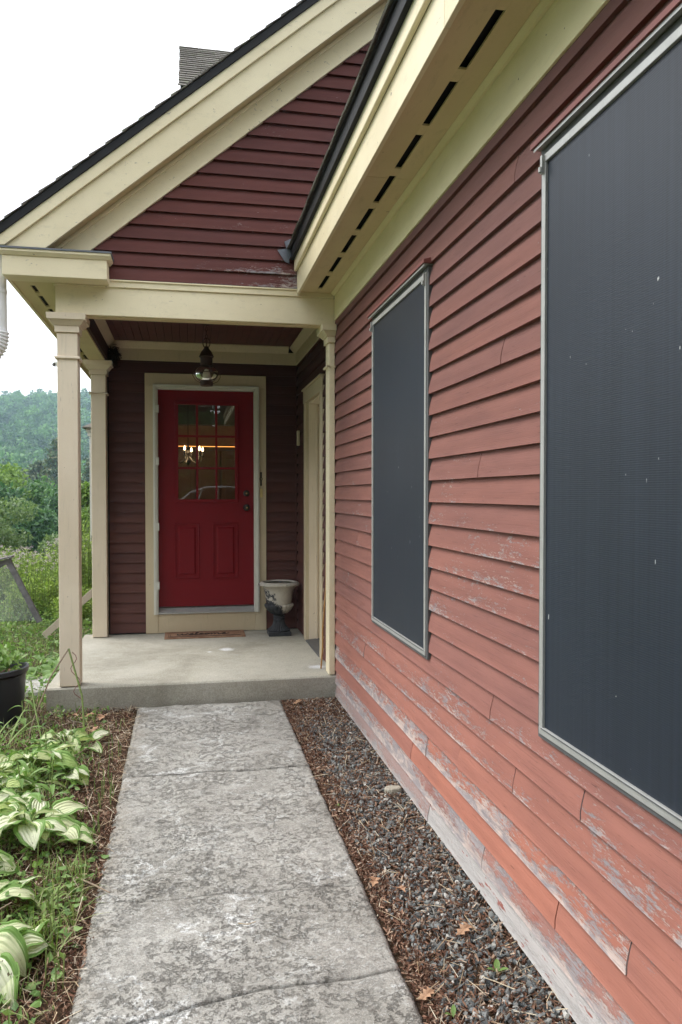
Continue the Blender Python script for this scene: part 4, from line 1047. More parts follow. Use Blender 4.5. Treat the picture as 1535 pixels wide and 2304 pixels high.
# plant pot
PX, PY = -1.215, 5.12
pot = thing('plant_pot', 'large black plastic nursery pot with weeds growing out of it', 'pot', (PX, PY, 0))
blk = plain('black_plastic', (.018, .020, .026), .45, .5)
obj('pot_body', MB().lathe([(.0, .005), (.195, .005), (.205, .04), (.225, .31), (.222, .315), (.236, .32), (.240, .325), (.240, .352), (.228, .356), (.222, .345), (.215, .29), (0, .29)], (PX, PY, 0), 40), blk, pot)
obj('soil', MB().lathe([(.0, .02), (.1, .015), (.214, .0)], (PX, PY, .30), 24), M['mulch'], pot)
n_ = 520; g_ = rng.uniform(0, 6.28, n_); q_ = rng.uniform(0, .2, n_)
P = np.stack([PX + np.cos(g_) * q_, PY + np.sin(g_) * q_, rng.uniform(.32, .46, n_)], -1)
s = rng.uniform(.03, .065, n_)[:, None] * np.ones((1, 3)); V, F = scatter(LV, LF, P, s, rand_rot(n_, .6), .1)
fast('leaves', V, F, M['weed'], pot)

# stepping stone, loose planks
stn = plain('pale_stone', (.42, .41, .38), .9, .2, 0, .2, 12, .4)
def rock(name, c, r, h, seed, mat, **kw):
    m = MB(); n_ = 14; vs_ = []
    for z_, q in ((0, 1), (h * .7, .98), (h, .9)):
        for k in range(n_):
            a = 2 * math.pi * k / n_; rr = q * (1 + .16 * mn.noise(Vector((math.cos(a) * 1.5, math.sin(a) * 1.5, seed))))
            vs_.append((c[0] + r[0] * rr * math.cos(a), c[1] + r[1] * rr * math.sin(a), c[2] + z_))
    fs = [(j * n_ + k, j * n_ + (k + 1) % n_, (j + 1) * n_ + (k + 1) % n_, (j + 1) * n_ + k) for j in range(2) for k in range(n_)] + [tuple(range(2 * n_, 3 * n_))]
    m.add(vs_, fs); return obj(name, m, mat, bevel=.004, **kw)
rock('flat_stone', (-1.12, 6.02, -.01), (.30, .22, 0), .045, 3, stn, label='flat pale stone lying in the grass behind the black pot', category='stone')
rock('small_stone', (.955, 3.55, 0), (.045, .03, 0), .03, 8, plain('tan_stone', (.36, .33, .27), .9, .2, 0, .2, 40, .4), label='single tan stone among the dark gravel near the wall', category='stone')
m = MB(); a = Vector((-1.30, 7.75, .07)); b = Vector((-.76, 7.75, .56)); d = (b - a).normalized(); nn = Vector((-d.z, 0, d.x))
m.prism([(a.x, a.z), (b.x, b.z), (b.x + nn.x * .06, b.z + nn.z * .06), (a.x + nn.x * .06, a.z + nn.z * .06)], 1, 7.68, 7.82)
obj('loose_plank', m, paint_mat('worn_plank', (.58, .50, .40), crackle=1), label='worn cream board leaning on the porch behind the columns', category='plank')

# capped white post beyond the porch
wp = thing('capped_post', 'slim white post with dark hipped cap beyond the rear column', 'post', (-1.32, 12.3, 0))
wpm = plain('white_trim', (.78, .76, .70), .5, .4, 0, .04)
obj('shaft', MB().box(-1.425, -1.225, 12.2, 12.4, -.3, 2.34), wpm, wp, bevel=.003)
for q, za, zb in ((.025, 2.30, 2.36), (.045, 2.3605, 2.41)): obj('molding', MB().box(-1.425 - q, -1.225 + q, 12.2 - q, 12.4 + q, za, zb), wpm, wp, bevel=.003)
m = MB(); q = .09; m.add([(-1.425 - q, 12.2 - q, 2.4105), (-1.225 + q, 12.2 - q, 2.4105), (-1.225 + q, 12.4 + q, 2.4105), (-1.425 - q, 12.4 + q, 2.4105), (-1.425 - q, 12.2 - q, 2.43), (-1.225 + q, 12.2 - q, 2.43), (-1.225 + q, 12.4 + q, 2.43), (-1.425 - q, 12.4 + q, 2.43), (-1.325, 12.3, 2.54)],
    [(3, 2, 1, 0), (0, 1, 5, 4), (1, 2, 6, 5), (2, 3, 7, 6), (3, 0, 4, 7), (4, 5, 8), (5, 6, 8), (6, 7, 8), (7, 4, 8)]); obj('cap', m, M['shingle'], wp)

# cold frame with insect mesh
fr = thing('mesh_frame', 'weathered grey wooden frame covered with fine mesh at the left edge', 'frame', (-2.2, 8.5, 0))
gw_ = plain('silvered_wood', (.20, .19, .20), .85, .2, 0, .25, 20, .3)
def beam(a, b, w_, t_, nm, mat):
    a, b = Vector(a), Vector(b); d = (b - a).normalized(); u = d.cross(Vector((0, 1, 0))).normalized(); v = d.cross(u)
    vs_ = [p_ + u * (su * w_ / 2) + v * (sv * t_ / 2) for p_ in (a, b) for su, sv in ((-1, -1), (1, -1), (1, 1), (-1, 1))]
    return obj(nm, MB().add(vs_, [(0, 1, 2, 3), (7, 6, 5, 4), (0, 4, 5, 1), (1, 5, 6, 2), (2, 6, 7, 3), (3, 7, 4, 0)]), mat, fr, bevel=.003)
beam((-2.9, 8.5, .52), (-1.755, 8.5, .785), .018, .13, 'top_board', gw_); beam((-2.88, 8.5, .48), (-1.77, 8.5, .74), .05, .05, 'top_rail', gw_)
beam((-1.80, 8.5, .735), (-1.50, 8.5, .10), .055, .045, 'leg', gw_); beam((-2.65, 8.5, .53), (-2.95, 8.5, .0), .055, .045, 'leg', gw_)
beam((-1.83, 8.53, .72), (-2.1, 8.53, .55), .03, .03, 'brace', gw_)
t = NT('insect_mesh'); tr = t.n('ShaderNodeBsdfTransparent'); df = t.n('ShaderNodeBsdfDiffuse'); df.inputs[0].default_value = (.45, .47, .48, 1); mx = t.n('ShaderNodeMixShader'); mx.inputs[0].default_value = .36
t.l(tr.outputs[0], mx.inputs[1]); t.l(df.outputs[0], mx.inputs[2]); t.l(mx.outputs[0], t.out.inputs[0])
m = MB(); m.add([(-2.9, 8.495, .10), (-1.52, 8.495, .12), (-1.78, 8.495, .72), (-2.7, 8.495, .52)], [(0, 1, 2, 3)]); obj('mesh_panel', m, t.m, fr)
# ------------------------------------------------------------------ garden plants near the camera
def hosta_leaf(L, Wd, droop, cup, twist, seed):
    nu, nv = 6, 11; V = []; UV = []
    for j in range(nv + 1):
        t_ = j / nv
        wd = Wd * (math.sin(math.pi * min(1, t_ ** .72)) ** .62) * (1 - .12 * t_) if 0 < t_ < 1 else .003
        if t_ > .86: wd *= (1 - t_) / .14 * .85 + .15
        a = droop * t_ * t_ * 1.15 - .32; 
        x = L * (t_ - .16 * droop * t_ ** 3); z = L * (.30 * t_ - droop * .5 * t_ * t_)
        for i in range(nu + 1):
            u = i / nu * 2 - 1
            zz = z + cup * wd * abs(u) ** 1.4 - cup * wd * .45 * abs(u) ** 3 + .004 * math.sin(t_ * 17 + seed) * abs(u) + .0045 * mn.noise(Vector((t_ * 4, u * 2, seed)))
            yy = u * wd * .5
            V.append((x, yy * math.cos(twist * t_) , zz + yy * math.sin(twist * t_))); UV.append((i / nu, t_))
    F = [(j * (nu + 1) + i, (j + 1) * (nu + 1) + i, (j + 1) * (nu + 1) + i + 1, j * (nu + 1) + i + 1) for j in range(nv) for i in range(nu)]
    return V, [f[::-1] for f in F], UV
leafs = []
for s_ in range(8):
    V_, F_, U_ = hosta_leaf(.165, .088 + .02 * (s_ % 3), .5 + .13 * s_, .22 + .04 * (s_ % 4), (-.5, .2, .6, -.2)[s_ % 4], s_ * 3.1)
    o = fast('leaf', V_, F_, M['hosta'], uv=U_, smooth=True); leafs.append(o.data); bpy.data.objects.remove(o)
def hosta(x, y, n, rad, h, label, size=1.0, az0=0, az1=6.283):
    z = float(H(x, y)); th = thing('hosta', label, 'hosta', (x, y, z), 'variegated hostas along the walkway')
    stems = MB()
    for i in range(n):
        a = rnd.uniform(az0, az1); r_ = rad * (rnd.random() ** .6); hh = h * (1.05 - .75 * r_ / rad) * rnd.uniform(.75, 1.1)
        p0 = Vector((math.cos(a) * r_, math.sin(a) * r_, max(.025, hh)))
        l_ = bpy.data.objects.new('leaf', rnd.choice(leafs)); COL.objects.link(l_); l_.parent = th; l_.location = p0
        s_ = rnd.uniform(.72, 1.18) * size; l_.scale = (s_, s_ * rnd.uniform(.85, 1.1), s_)
        l_.rotation_euler = (rnd.uniform(-.5, .5), rnd.uniform(-.25, .55), a + rnd.uniform(-.7, .7))
        stems.tube([(x, y, z), (x + p0.x * .5, y + p0.y * .5, z + p0.z * .75), (x + p0.x * 1.02, y + p0.y * 1.02, z + p0.z)], .0032, 4)
    obj('stems', stems, M['stem'], th)
hosta(-.64, 3.30, 34, .17, .15, 'variegated hosta in the middle of the bed, its largest leaves drooping towards the walkway', 1.05)
hosta(-.86, 3.42, 26, .18, .17, 'variegated hosta at the left edge of the photo, behind the black-spotted leaves')
hosta(-.60, 2.42, 32, .12, .11, 'variegated hosta nearest the camera in the bottom left corner', .98)
hosta(-.70, 2.72, 16, .10, .13, 'variegated hosta with one bleached leaf just behind the nearest one', 1.1)
hosta(-.66, 2.12, 16, .12, .10, 'variegated hosta cut by the bottom left corner of the photo', 1.1)
hosta(-.76, 4.02, 34, .22, .13, 'variegated hosta with pale bleached leaves below the black pot')
hosta(-.66, 4.50, 20, .16, .10, 'low variegated hosta in front of the porch corner', .9)
hosta(-.98, 3.88, 26, .2, .16, 'variegated hosta left of the bleached one among the tall stems')

def lance(mb, base, az, el, L, wd, droop):
    """a long narrow leaf"""
    d = Vector((math.cos(az), math.sin(az), 0)); s_ = Vector((-math.sin(az), math.cos(az), 0)); vs_ = []
    for t_, q in ((0, .15), (.25, .8), (.5, 1), (.75, .7), (1, .03)):
        c = Vector(base) + d * (L * t_ * math.cos(el * (1 - t_ * .3))) + Vector((0, 0, L * (math.sin(el) * t_ - droop * t_ * t_)))
        vs_ += [c - s_ * wd * q / 2 + Vector((0, 0, wd * .15 * q)), c, c + s_ * wd * q / 2 + Vector((0, 0, wd * .15 * q))]
    fs = [(i * 3 + k, i * 3 + k + 1, i * 3 + k + 4, i * 3 + k + 3) for i in range(4) for k in (0, 1)]
    mb.add(vs_, fs, None, True)
def leafy_stem(x, y, h, n, label, name='leafy_stem', cut=True, L=.11, group='tall leafy stems among the hostas'):
    z = float(H(x, y)); th = thing(name, label, 'weed', (x, y, z), group)
    lx, ly = rnd.uniform(-.03, .03), rnd.uniform(-.03, .03)
    obj('stem', MB().tube([(x, y, z - .01), (x + lx * .4, y + ly * .4, z + h * .5), (x + lx, y + ly, z + h)], [.004, .0036, .003], 6), M['stem'], th)
    for i in range(n):
        t_ = .25 + .75 * i / max(1, n - 1); m = MB(); az = i * 2.4 + rnd.uniform(-.4, .4)
        lance(m, (x + lx * t_, y + ly * t_, z + h * t_), az, rnd.uniform(.2, .9), L * rnd.uniform(.7, 1.2), L * .22, rnd.uniform(.3, .9)); obj('leaf', m, M['weed'], th)
hosta(-.88, 3.68, 26, .17, .14, 'variegated hosta behind the middle one at the left, mostly bleached', 1.0)
hosta(-.83, 2.95, 22, .13, .12, 'variegated hosta at the left edge between the middle one and the nearest one', 1.05)
for x, y, h, n, lb in ((-.60, 3.62, .25, 7, 'tall green stem with drooping narrow leaves in the middle of the hosta bed'), (-.74, 3.75, .20, 6, 'leafy green stem left of the tallest one'),
        (-.88, 3.05, .26, 6, 'leafy stem rising at the left edge beside the spotted hosta leaf'), (-.74, 4.35, .18, 5, 'leafy stem between the bleached hosta and the pot'),
        (-1.0, 4.3, .24, 7, 'leafy stem standing left of the bleached hosta'), (-.85, 2.65, .30, 6, 'thick leafy stem at the far left edge above the nearest hosta'),
        (-.98, 3.5, .26, 7, 'leafy stem behind the hosta at the left edge'), (-.93, 4.75, .22, 6, 'leafy stem just in front of the black pot'), (-.66, 3.95, .16, 5, 'short leafy stem behind the middle hosta')):
    leafy_stem(x, y, h, n, lb)
# daylily clump in front of the pot: long arching blades
def blade_clump(x, y, n, L, label):
    z = float(H(x, y)); th = thing('grass_clump', label, 'grass clump', (x, y, z), 'arching grass clumps in the bed')
    for i in range(n):
        m = MB(); lance(m, (x + rnd.uniform(-.05, .05), y + rnd.uniform(-.05, .05), z), rnd.uniform(0, 6.28), rnd.uniform(.8, 1.35), L * rnd.uniform(.6, 1.1), .011, rnd.uniform(.2, .75)); obj('blade', m, M['grass'], th)
blade_clump(-1.02, 4.45, 34, .32, 'clump of long arching grass blades in front of the black pot')
blade_clump(-.93, 3.78, 26, .26, 'clump of long grass blades behind the left edge hosta')
blade_clump(-.50, 2.80, 26, .12, 'low grass tuft spilling onto the walkway edge')
blade_clump(-.46, 2.62, 20, .10, 'small grass tuft nearest the camera at the walkway edge')
# cut stubble stems
n_ = 110; m = MB()
for i in range(n_):
    y = rnd.uniform(1.9, 4.9); x = -.34 - abs(rnd.gauss(0, .12)) if rnd.random() < .7 else rnd.uniform(-1.1, -.4); h = rnd.uniform(.03, .11)
    m.tube([(x, y, -.01), (x + rnd.uniform(-.012, .012), y + rnd.uniform(-.01, .01), h)], .0024, 5)
obj('cut_stems', m, M['stem'], kind='stuff', label='short cut green stubs of plants beside the walkway')
# creeping leaves by the path edge
n_ = 90; m = MB()
for i in range(n_):
    y = rnd.uniform(1.7, 3.2); x = -.33 - abs(rnd.gauss(0, .15)); s_ = rnd.uniform(.015, .038); a = rnd.uniform(0, 6.28); z_ = rnd.uniform(.01, .05)
    vs_ = [(x, y, z_)] + [(x + s_ * .5 * (1 + math.cos(b)) * math.cos(a) - s_ * .45 * math.sin(b) * math.sin(a), y + s_ * .5 * (1 + math.cos(b)) * math.sin(a) + s_ * .45 * math.sin(b) * math.cos(a), z_ + .004 * math.cos(2 * b)) for b in [k * math.pi / 4 for k in range(8)]]
    m.add(vs_, [(0, k + 1, (k + 1) % 8 + 1) for k in range(8)])
obj('ivy_leaves', m, M['weed'], kind='stuff', label='small rounded green creeper leaves near the walkway edge')
# bent green stalk by the column
bs = thing('bent_stalk', 'bent green stalk with a withered vine in front of the porch column', 'stalk', (-.57, 4.75, 0))
obj('stalk', MB().tube([(-.575, 4.62, 0), (-.60, 4.70, .25), (-.68, 4.75, .52)], .0055, 7), M['stem'], bs)
obj('stalk', MB().tube([(-.68, 4.75, .52), (-.78, 4.74, .36), (-.87, 4.70, .12), (-.90, 4.68, 0)], .0045, 7), M['twig'], bs)
obj('stalk', MB().tube([(-.80, 4.60, 0), (-.86, 4.70, .20), (-.90, 4.80, .33)], .005, 7), M['stem'], bs)
vine = [(-.66 + .022 * math.sin(i * .9) - .001 * i + .0035 * i, 4.74 + .01 * math.cos(i * 1.3), .50 - .019 * i) for i in range(20)]
obj('vine', MB().tube(vine, .0024, 5), plain('withered_vine', (.22, .10, .085), .8), bs)
# twigs and single dry leaves
def twig(pts, r_, label, mat=None):
    obj('twig', MB().tube(pts, r_, 6), mat or M['twig'], label=label, category='twig', group='loose twigs in the bed')
twig([(-.62, 4.28, .02), (-.52, 4.40, .05), (-.42, 4.52, .09)], [.0035, .003, .002], 'straight grey twig lying across the mulch towards the walkway')
twig([(-.40, 2.93, .03), (-.33, 2.86, .03), (-.27, 2.80, .026)], [.003, .003, .002], 'short pale twig poking over the edge of the walkway')
twig([(-.76, 2.42, .10), (-.62, 2.50, .13), (-.54, 2.55, .15)], [.002, .002, .0015], 'thin grey twig crossing above the nearest hosta')
twig([(-.72, 4.42, .02), (-.66, 4.50, .05), (-.62, 4.58, .06), (-.60, 4.68, .05)], [.003, .0025, .002, .002], 'curved brown twig behind the low hosta')
twig([(.16, 2.52, .024), (.19, 2.505, .026), (.215, 2.52, .024)], .0015, 'tiny tan twig lying on the middle of the walkway', M['straw'])
def oak_leaf(c, a, s_, label, cat='dry leaf', name='dry_leaf', grp='dry oak leaves on the gravel', mat='dry'):
    m = MB(); out = []
    prof_ = [(-.5, .03), (-.3, .12), (-.22, .30), (-.1, .14), (.02, .38), (.12, .16), (.25, .34), (.33, .14), (.5, .0)]
    pts = prof_ + [(u, -v) for u, v in prof_[-2::-1]]
    for u, v in pts:
        out.append((c[0] + s_ * (u * math.cos(a) - v * math.sin(a)), c[1] + s_ * (u * math.sin(a) + v * math.cos(a)), c[2] + s_ * (.22 * v * v * 4 * .3 + .12 * math.sin(u * 5 + a))))
    n_ = len(out); out.append((c[0], c[1], c[2])); m.add(out, [(i, (i + 1) % n_, n_) for i in range(n_)])
    obj(name, m, M[mat], label=label, category=cat, group=grp)
oak_leaf((.865, 2.335, .030), .4, .066, 'curled brown oak leaf on the gravel close to the wall')
oak_leaf((.735, 2.62, .032), 2.0, .050, 'pale tan leaf in the middle of the gravel strip')
oak_leaf((.66, 2.70, .028), 1.1, .06, 'reddish brown leaf against the walkway edge')
oak_leaf((.65, 2.05, .028), .3, .055, 'brown leaf at the bottom corner between walkway and gravel')
oak_leaf((.725, 5.15, .03), .3, .075, 'brown leaf at the foot of the porch step')
for i, (x, y) in enumerate(((-.62, 5.08), (-.52, 5.0), (-.70, 5.02), (-.55, 4.78), (-.48, 4.62))):
    oak_leaf((x, y, .03 + .012 * (i % 3)), i * 1.3, .10 - .008 * i, ['largest brown leaf under the porch corner', 'brown leaf at the right of the pile by the step', 'curled leaf at the left of the pile by the step', 'flat brown leaf just before the leaf pile', 'small brown leaf nearest the walkway corner'][i], grp='brown leaves piled by the porch step')
# seedlings in the gravel
for i, (x, y, s_, lb) in enumerate(((.892, 2.13, .045, 'tiny green seedling with two leaves in the gravel near the wall'), (.70, 1.97, .035, 'single green shoot in the gravel at the bottom of the photo'), (.665, 3.42, .02, 'speck of a green seedling at the walkway edge'))):
    th = thing('seedling', lb, 'seedling', (x, y, 0), 'seedlings in the gravel')
    for k in range(3 - i % 2):
        m = MB(); lance(m, (x, y, .01), 1.2 + k * 2.2, .9, s_, s_ * .42, .3); obj('leaf', m, M['weed'], th)

# ------------------------------------------------------------------ beyond the porch: flowers, bushes, trees, hill
def leaf_cloud(n, blobs, size, flat=1.0):
    """n leaves spread over ellipsoid shells; blobs = list of (centre, radii)"""
    wts = np.array([b[1][0] * b[1][1] + b[1][0] * b[1][2] for b in blobs]); wts /= wts.sum()
    ks = rng.choice(len(blobs), n, p=wts); c = np.array([b[0] for b in blobs])[ks]; r_ = np.array([b[1] for b in blobs])[ks]
    d = rng.normal(size=(n, 3)); d /= np.linalg.norm(d, axis=1)[:, None]
    rad = rng.uniform(0, 1, n) ** .35 * rng.uniform(.85, 1.12, n)
    P = c + d * r_ * rad[:, None]
    s = rng.uniform(*size, n)[:, None] * np.ones((1, 3))
    return scatter(LV, LF, P, s, rand_rot(n, flat), .12)
def crown_blobs(x, y, z, rx, rz, n, spread=.75):
    out = []
    for i in range(n):
        a = rnd.uniform(0, 6.283); q = rnd.random() ** .5 * rx * spread; hz = rnd.uniform(-.75, .85)
        q *= math.sqrt(max(.1, 1 - hz * hz * .8))
        r_ = rx * rnd.uniform(.26, .46); out.append(((x + math.cos(a) * q, y + math.sin(a) * q, z + hz * rz), (r_, r_, r_ * rnd.uniform(.55, .85))))
    return out
GR = {}
GR['dark'] = leaf_mat('tree_foliage_dark', ((0, (.030, .085, .032)), (.5, (.055, .13, .045)), (1, (.095, .19, .06))), .25)
GR['mid'] = leaf_mat('tree_foliage_mid', ((0, (.045, .115, .040)), (.5, (.08, .17, .055)), (1, (.13, .24, .08))), .3)
GR['bright'] = leaf_mat('tree_foliage_bright', ((0, (.085, .15, .03)), (.5, (.15, .24, .045)), (1, (.22, .32, .08))), .3)
GR['pale'] = leaf_mat('willow_foliage', ((0, (.090, .145, .055)), (.5, (.14, .205, .085)), (1, (.21, .28, .13))), .3)
GR['pine'] = leaf_mat('pine_foliage', ((0, (.040, .070, .028)), (.5, (.065, .105, .036)), (.85, (.11, .14, .05)), (1, (.15, .13, .07))), .15)
bark = plain('bark', (.11, .085, .065), .9, .1)
def tree(name, label, cat, x, y, h, rx, mat, leaves, lsize, nb=16, group=None, trunk_h=.3):
    z = float(H(x, y)) - .05; th = thing(name, label, cat, (x, y, z), group)
    cz = z + h * (.5 + trunk_h * .5); rz = h * (.5 - trunk_h * .5); bl = crown_blobs(x, y, cz, rx, rz, nb)
    V, F = leaf_cloud(leaves, bl, lsize); fast('crown', V, F, mat, th)
    m = MB(); m.tube([(x, y, z), (x + .02 * h, y, z + h * .4), (x, y, z + h * .8)], [h * .03, h * .02, h * .006], 8)
    for c, _ in bl[:6]: m.tube([(x, y, z + h * .35), ((x + c[0]) / 2, (y + c[1]) / 2, (z + h * .35 + c[2]) / 2 + h * .04), c], [h * .010, h * .007, h * .003], 5)
    obj('trunk', m, bark, th)
def pine(x, y, h, rx, label, leaves=3800, lsize=.5):
    z = float(H(x, y)) - .1; th = thing('pine_tree', label, 'pine tree', (x, y, z), 'pines in the valley')
    bl = []
    n_ = 46
    for i in range(n_):
        t_ = i / n_; a = i * 2.4 + rnd.uniform(-.3, .3); q = rx * (1 - t_) ** .8 * rnd.uniform(.45, 1) + .05 * rx
        bl.append(((x + math.cos(a) * q, y + math.sin(a) * q, z + h * (.22 + .77 * t_)), (rx * .34 * (1.15 - t_ * .8), rx * .34 * (1.15 - t_ * .8), h * .020)))
    V, F = leaf_cloud(leaves, bl, (lsize * .5, lsize), .6); fast('crown', V, F, GR['pine'], th)
    m = MB(); m.tube([(x, y, z), (x, y, z + h * .98)], [h * .014, h * .003], 7); obj('trunk', m, bark, th)

# flowering bee balm bed
def perennial(x, y, rx, ry, h, n, label, name, cat, mat, flowers=0, fcol=None, lsz=(.03, .06), group=None):
    z = float(H(x, y)); th = thing(name, label, cat, (x, y, z), group)
    ns = int(n / 22); m = MB(); Ps = []; tops = []
    for i in range(ns):
        a = rnd.uniform(0, 6.28); q = rnd.random() ** .5; sx_, sy_ = x + math.cos(a) * q * rx, y + math.sin(a) * q * ry; hh = h * (1 - .4 * q * q) * rnd.uniform(.8, 1.1)
        tx, ty = sx_ + rnd.uniform(-.05, .05), sy_ + rnd.uniform(-.05, .05)
        m.tube([(sx_, sy_, z), (tx, ty, z + hh)], .0035, 3, cap=False); tops.append((tx, ty, z + hh))
        for k in range(22): t_ = rnd.uniform(.1, 1); Ps.append((sx_ + (tx - sx_) * t_ + rnd.gauss(0, .02), sy_ + (ty - sy_) * t_ + rnd.gauss(0, .02), z + hh * t_))
    obj('stems', m, M['stem'], th); P = np.array(Ps); s = rng.uniform(*lsz, len(P))[:, None] * np.ones((1, 3))
    V, F = scatter(LV * np.array([1, .7, 1]), LF, P, s, rand_rot(len(P), .7), .1); fast('leaves', V, F, mat, th)
    if flowers:
        Ps = []
        for tx, ty, tz in tops[:flowers]:
            for k in range(16): Ps.append((tx + rnd.gauss(0, .012), ty + rnd.gauss(0, .012), tz + rnd.gauss(.012, .008)))
        P = np.array(Ps); s = rng.uniform(.012, .026, len(P))[:, None] * np.ones((1, 3)); V, F = scatter(LV * np.array([1, .6, 1]), LF, P, s, rand_rot(len(P)), .1)
        fast('flowers', V, F, fcol, th)
GR['hill'] = leaf_mat('hill_foliage', ((0, (.042, .115, .042)), (.5, (.078, .175, .060)), (1, (.125, .245, .085))), .25, .6, .085)
GR['hill_dark'] = leaf_mat('hill_conifer_foliage', ((0, (.022, .065, .034)), (1, (.055, .115, .05))), .15, .6, .06)
lil = leaf_mat('pale_lilac_petals', ((0, (.45, .34, .50)), (.5, (.60, .48, .62)), (1, (.72, .62, .72))), .3)
brl = leaf_mat('perennial_leaf', ((0, (.15, .24, .045)), (.5, (.27, .38, .08)), (1, (.42, .52, .18))), .35)
g_ = 'flowering bee balm clumps left of the porch'
for x, y, rx, ry, h, lb in ((-2.25, 11.6, .55, .5, .62, 'bee balm clump with pale lilac heads right behind the front column'), (-2.95, 11.9, .5, .5, .50, 'lilac flowered clump behind the mesh frame'),
        (-1.85, 13.1, .55, .5, .72, 'tallest lilac flowered clump beside the capped post'), (-3.7, 11.4, .6, .5, .42, 'low lilac flowered clump at the left edge of the photo'), (-2.9, 13.3, .6, .5, .6, 'farthest lilac flowered clump below the willow bush')):
    perennial(x, y, rx, ry, h, 3200, lb, 'flower_clump', 'flowers', brl, 120, lil, group=g_)
for x, y, rx, ry, h, lb in ((-1.35, 10.6, .35, .45, .95, 'tall bright green clump between the two left columns'), (-1.75, 9.6, .30, .35, .50, 'green weeds in front of the lilac flowers'), (-1.2, 9.2, .28, .4, .35, 'low weeds beside the leaning plank'), (-1.35, 14.6, .5, .5, 1.5, 'tallest green clump behind the capped post')):
    perennial(x, y, rx, ry, h, 2800, lb, 'weed_clump', 'weeds', brl, group='green weed clumps left of the porch')
# broad leaf plant by the porch side
th = thing('broadleaf_plant', 'broad leaved green plant beside the porch slab behind the front column', 'plant', (-1.05, 6.5, 0))
for i in range(22):
    l_ = MB(); a = rnd.uniform(0, 6.28); lance(l_, (-1.05 + rnd.uniform(-.12, .08), 6.5 + rnd.uniform(-.5, .4), .02), a, rnd.uniform(.3, 1.1), rnd.uniform(.12, .24), rnd.uniform(.06, .11), .5); obj('leaf', l_, M['weed'], th)

tree('willow_bush', 'pale green willow bush beyond the flower bed', 'bush', -5.3, 22.5, 2.15, 1.6, GR['pale'], 9000, (.07, .15), 18, trunk_h=.02, group='bushes beyond the garden')
tree('willow_bush', 'smaller pale bush right of the willow beside the front column', 'bush', -3.75, 24.5, 1.35, .8, GR['pale'], 4500, (.07, .14), 12, trunk_h=.02, group='bushes beyond the garden')
tree('willow_bush', 'bright bush seen between the two left columns', 'bush', -2.55, 22, 2.7, 1.0, GR['bright'], 6500, (.06, .13), 14, trunk_h=.02, group='bushes beyond the garden')
tree('willow_bush', 'pale bush outside the left edge of the photo', 'bush', -9.2, 24, 2.4, 2.0, GR['pale'], 6000, (.08, .16), 16, trunk_h=.02, group='bushes beyond the garden')
gt = 'broadleaf trees in the valley'
for x, y, h, rx, mt, lb in ((-11.4, 48, 5.6, 2.6, 'bright', 'bright yellow green tree at the left edge below the pines'), (-8.4, 50, 5.0, 2.4, 'mid', 'mid green tree left of the front column'), (-5.6, 46, 4.2, 2.2, 'dark', 'dark green tree behind the front column'),
        (-8.2, 40, 3.3, 2.2, 'dark', 'low dark tree above the willow bush'), (-3.4, 52, 5.6, 2.6, 'mid', 'green tree seen between the two left columns'), (-17, 50, 6, 3.2, 'mid', 'broad green tree outside the left edge of the photo'), (.5, 58, 7, 3.5, 'mid', 'green tree hidden behind the house'), (-24, 55, 10, 5, 'dark', 'dark tree far left of the garden')):
    tree('broadleaf_tree', lb, 'tree', x, y, h, rx, GR[mt], 9000, (.16, .36), 30, gt, .12)
for x, y, h, rx, lb in ((-28, 112, 15.2, 4.2, 'tall pine at the left edge of the photo'), (-20.8, 118, 12.8, 4.0, 'rusty tinged pine left of the front column'), (-17, 112, 16, 4.2, 'tall pine touching the front column'), (-24.5, 128, 12, 3.8, 'shorter pine between the two tall ones'),
        (-12.8, 118, 15, 4.2, 'pine showing between the two left columns'), (-36, 118, 17, 5.5, 'pine beyond the left edge of the photo'), (-7, 122, 17, 5, 'pine hidden behind the rear column')):
    pine(x, y, h, rx, lb, 5200, .75)
# wooded hill: joined crowns
def forest():
    Vs, Fs = [], []; off = 0; Vp, Fp = [], []; offp = 0
    n_ = 0; ys_ = np.concatenate([np.linspace(140, 330, 24), np.linspace(338, 600, 44)])
    for y in ys_:
        wdt = y * .62
        for x in np.arange(-wdt - 10, wdt * .25, 6.4 if y < 400 else 7.2):
            inview = -.36 * y < x < -.02 * y
            if not inview and rnd.random() < .45: continue
            xx = x + rnd.uniform(-2.5, 2.5); yy = y + rnd.uniform(-4, 4); h = rnd.uniform(9, 14) * (1.2 if rnd.random() < .12 else 1); r_ = rnd.uniform(3.2, 4.6); z = float(H(xx, yy))
            if rnd.random() < (.22 if y < 540 else .3):
                bl = [((xx, yy, z + h * (.3 + .75 * k / 6) + 2), (r_ * .62 * (1 - k / 7.5), r_ * .62 * (1 - k / 7.5), h * .07)) for k in range(7)]
                V, F = leaf_cloud(170 if inview else 60, bl, (.7, 1.6), .6); Vp.append(V); Fp.append(F + offp); offp += len(V)
            else:
                bl = [((xx + rnd.uniform(-.4, .4) * r_, yy + rnd.uniform(-.4, .4) * r_, z + h * rnd.uniform(.45, .9)), (r_ * .6, r_ * .6, h * .2)) for _ in range(5)]
                V, F = leaf_cloud(260 if inview else 60, bl, (.9, 2.0)); Vs.append(V); Fs.append(F + off); off += len(V)
            n_ += 1
    fast('wooded_hill', np.concatenate(Vs), np.concatenate(Fs), GR['hill'], kind='stuff', label='hazy hill covered with broadleaf woods behind the garden')
    fast('hill_conifers', np.concatenate(Vp), np.concatenate(Fp), GR['hill_dark'], kind='stuff', label='dark conifers scattered over the hazy wooded hill')
forest()

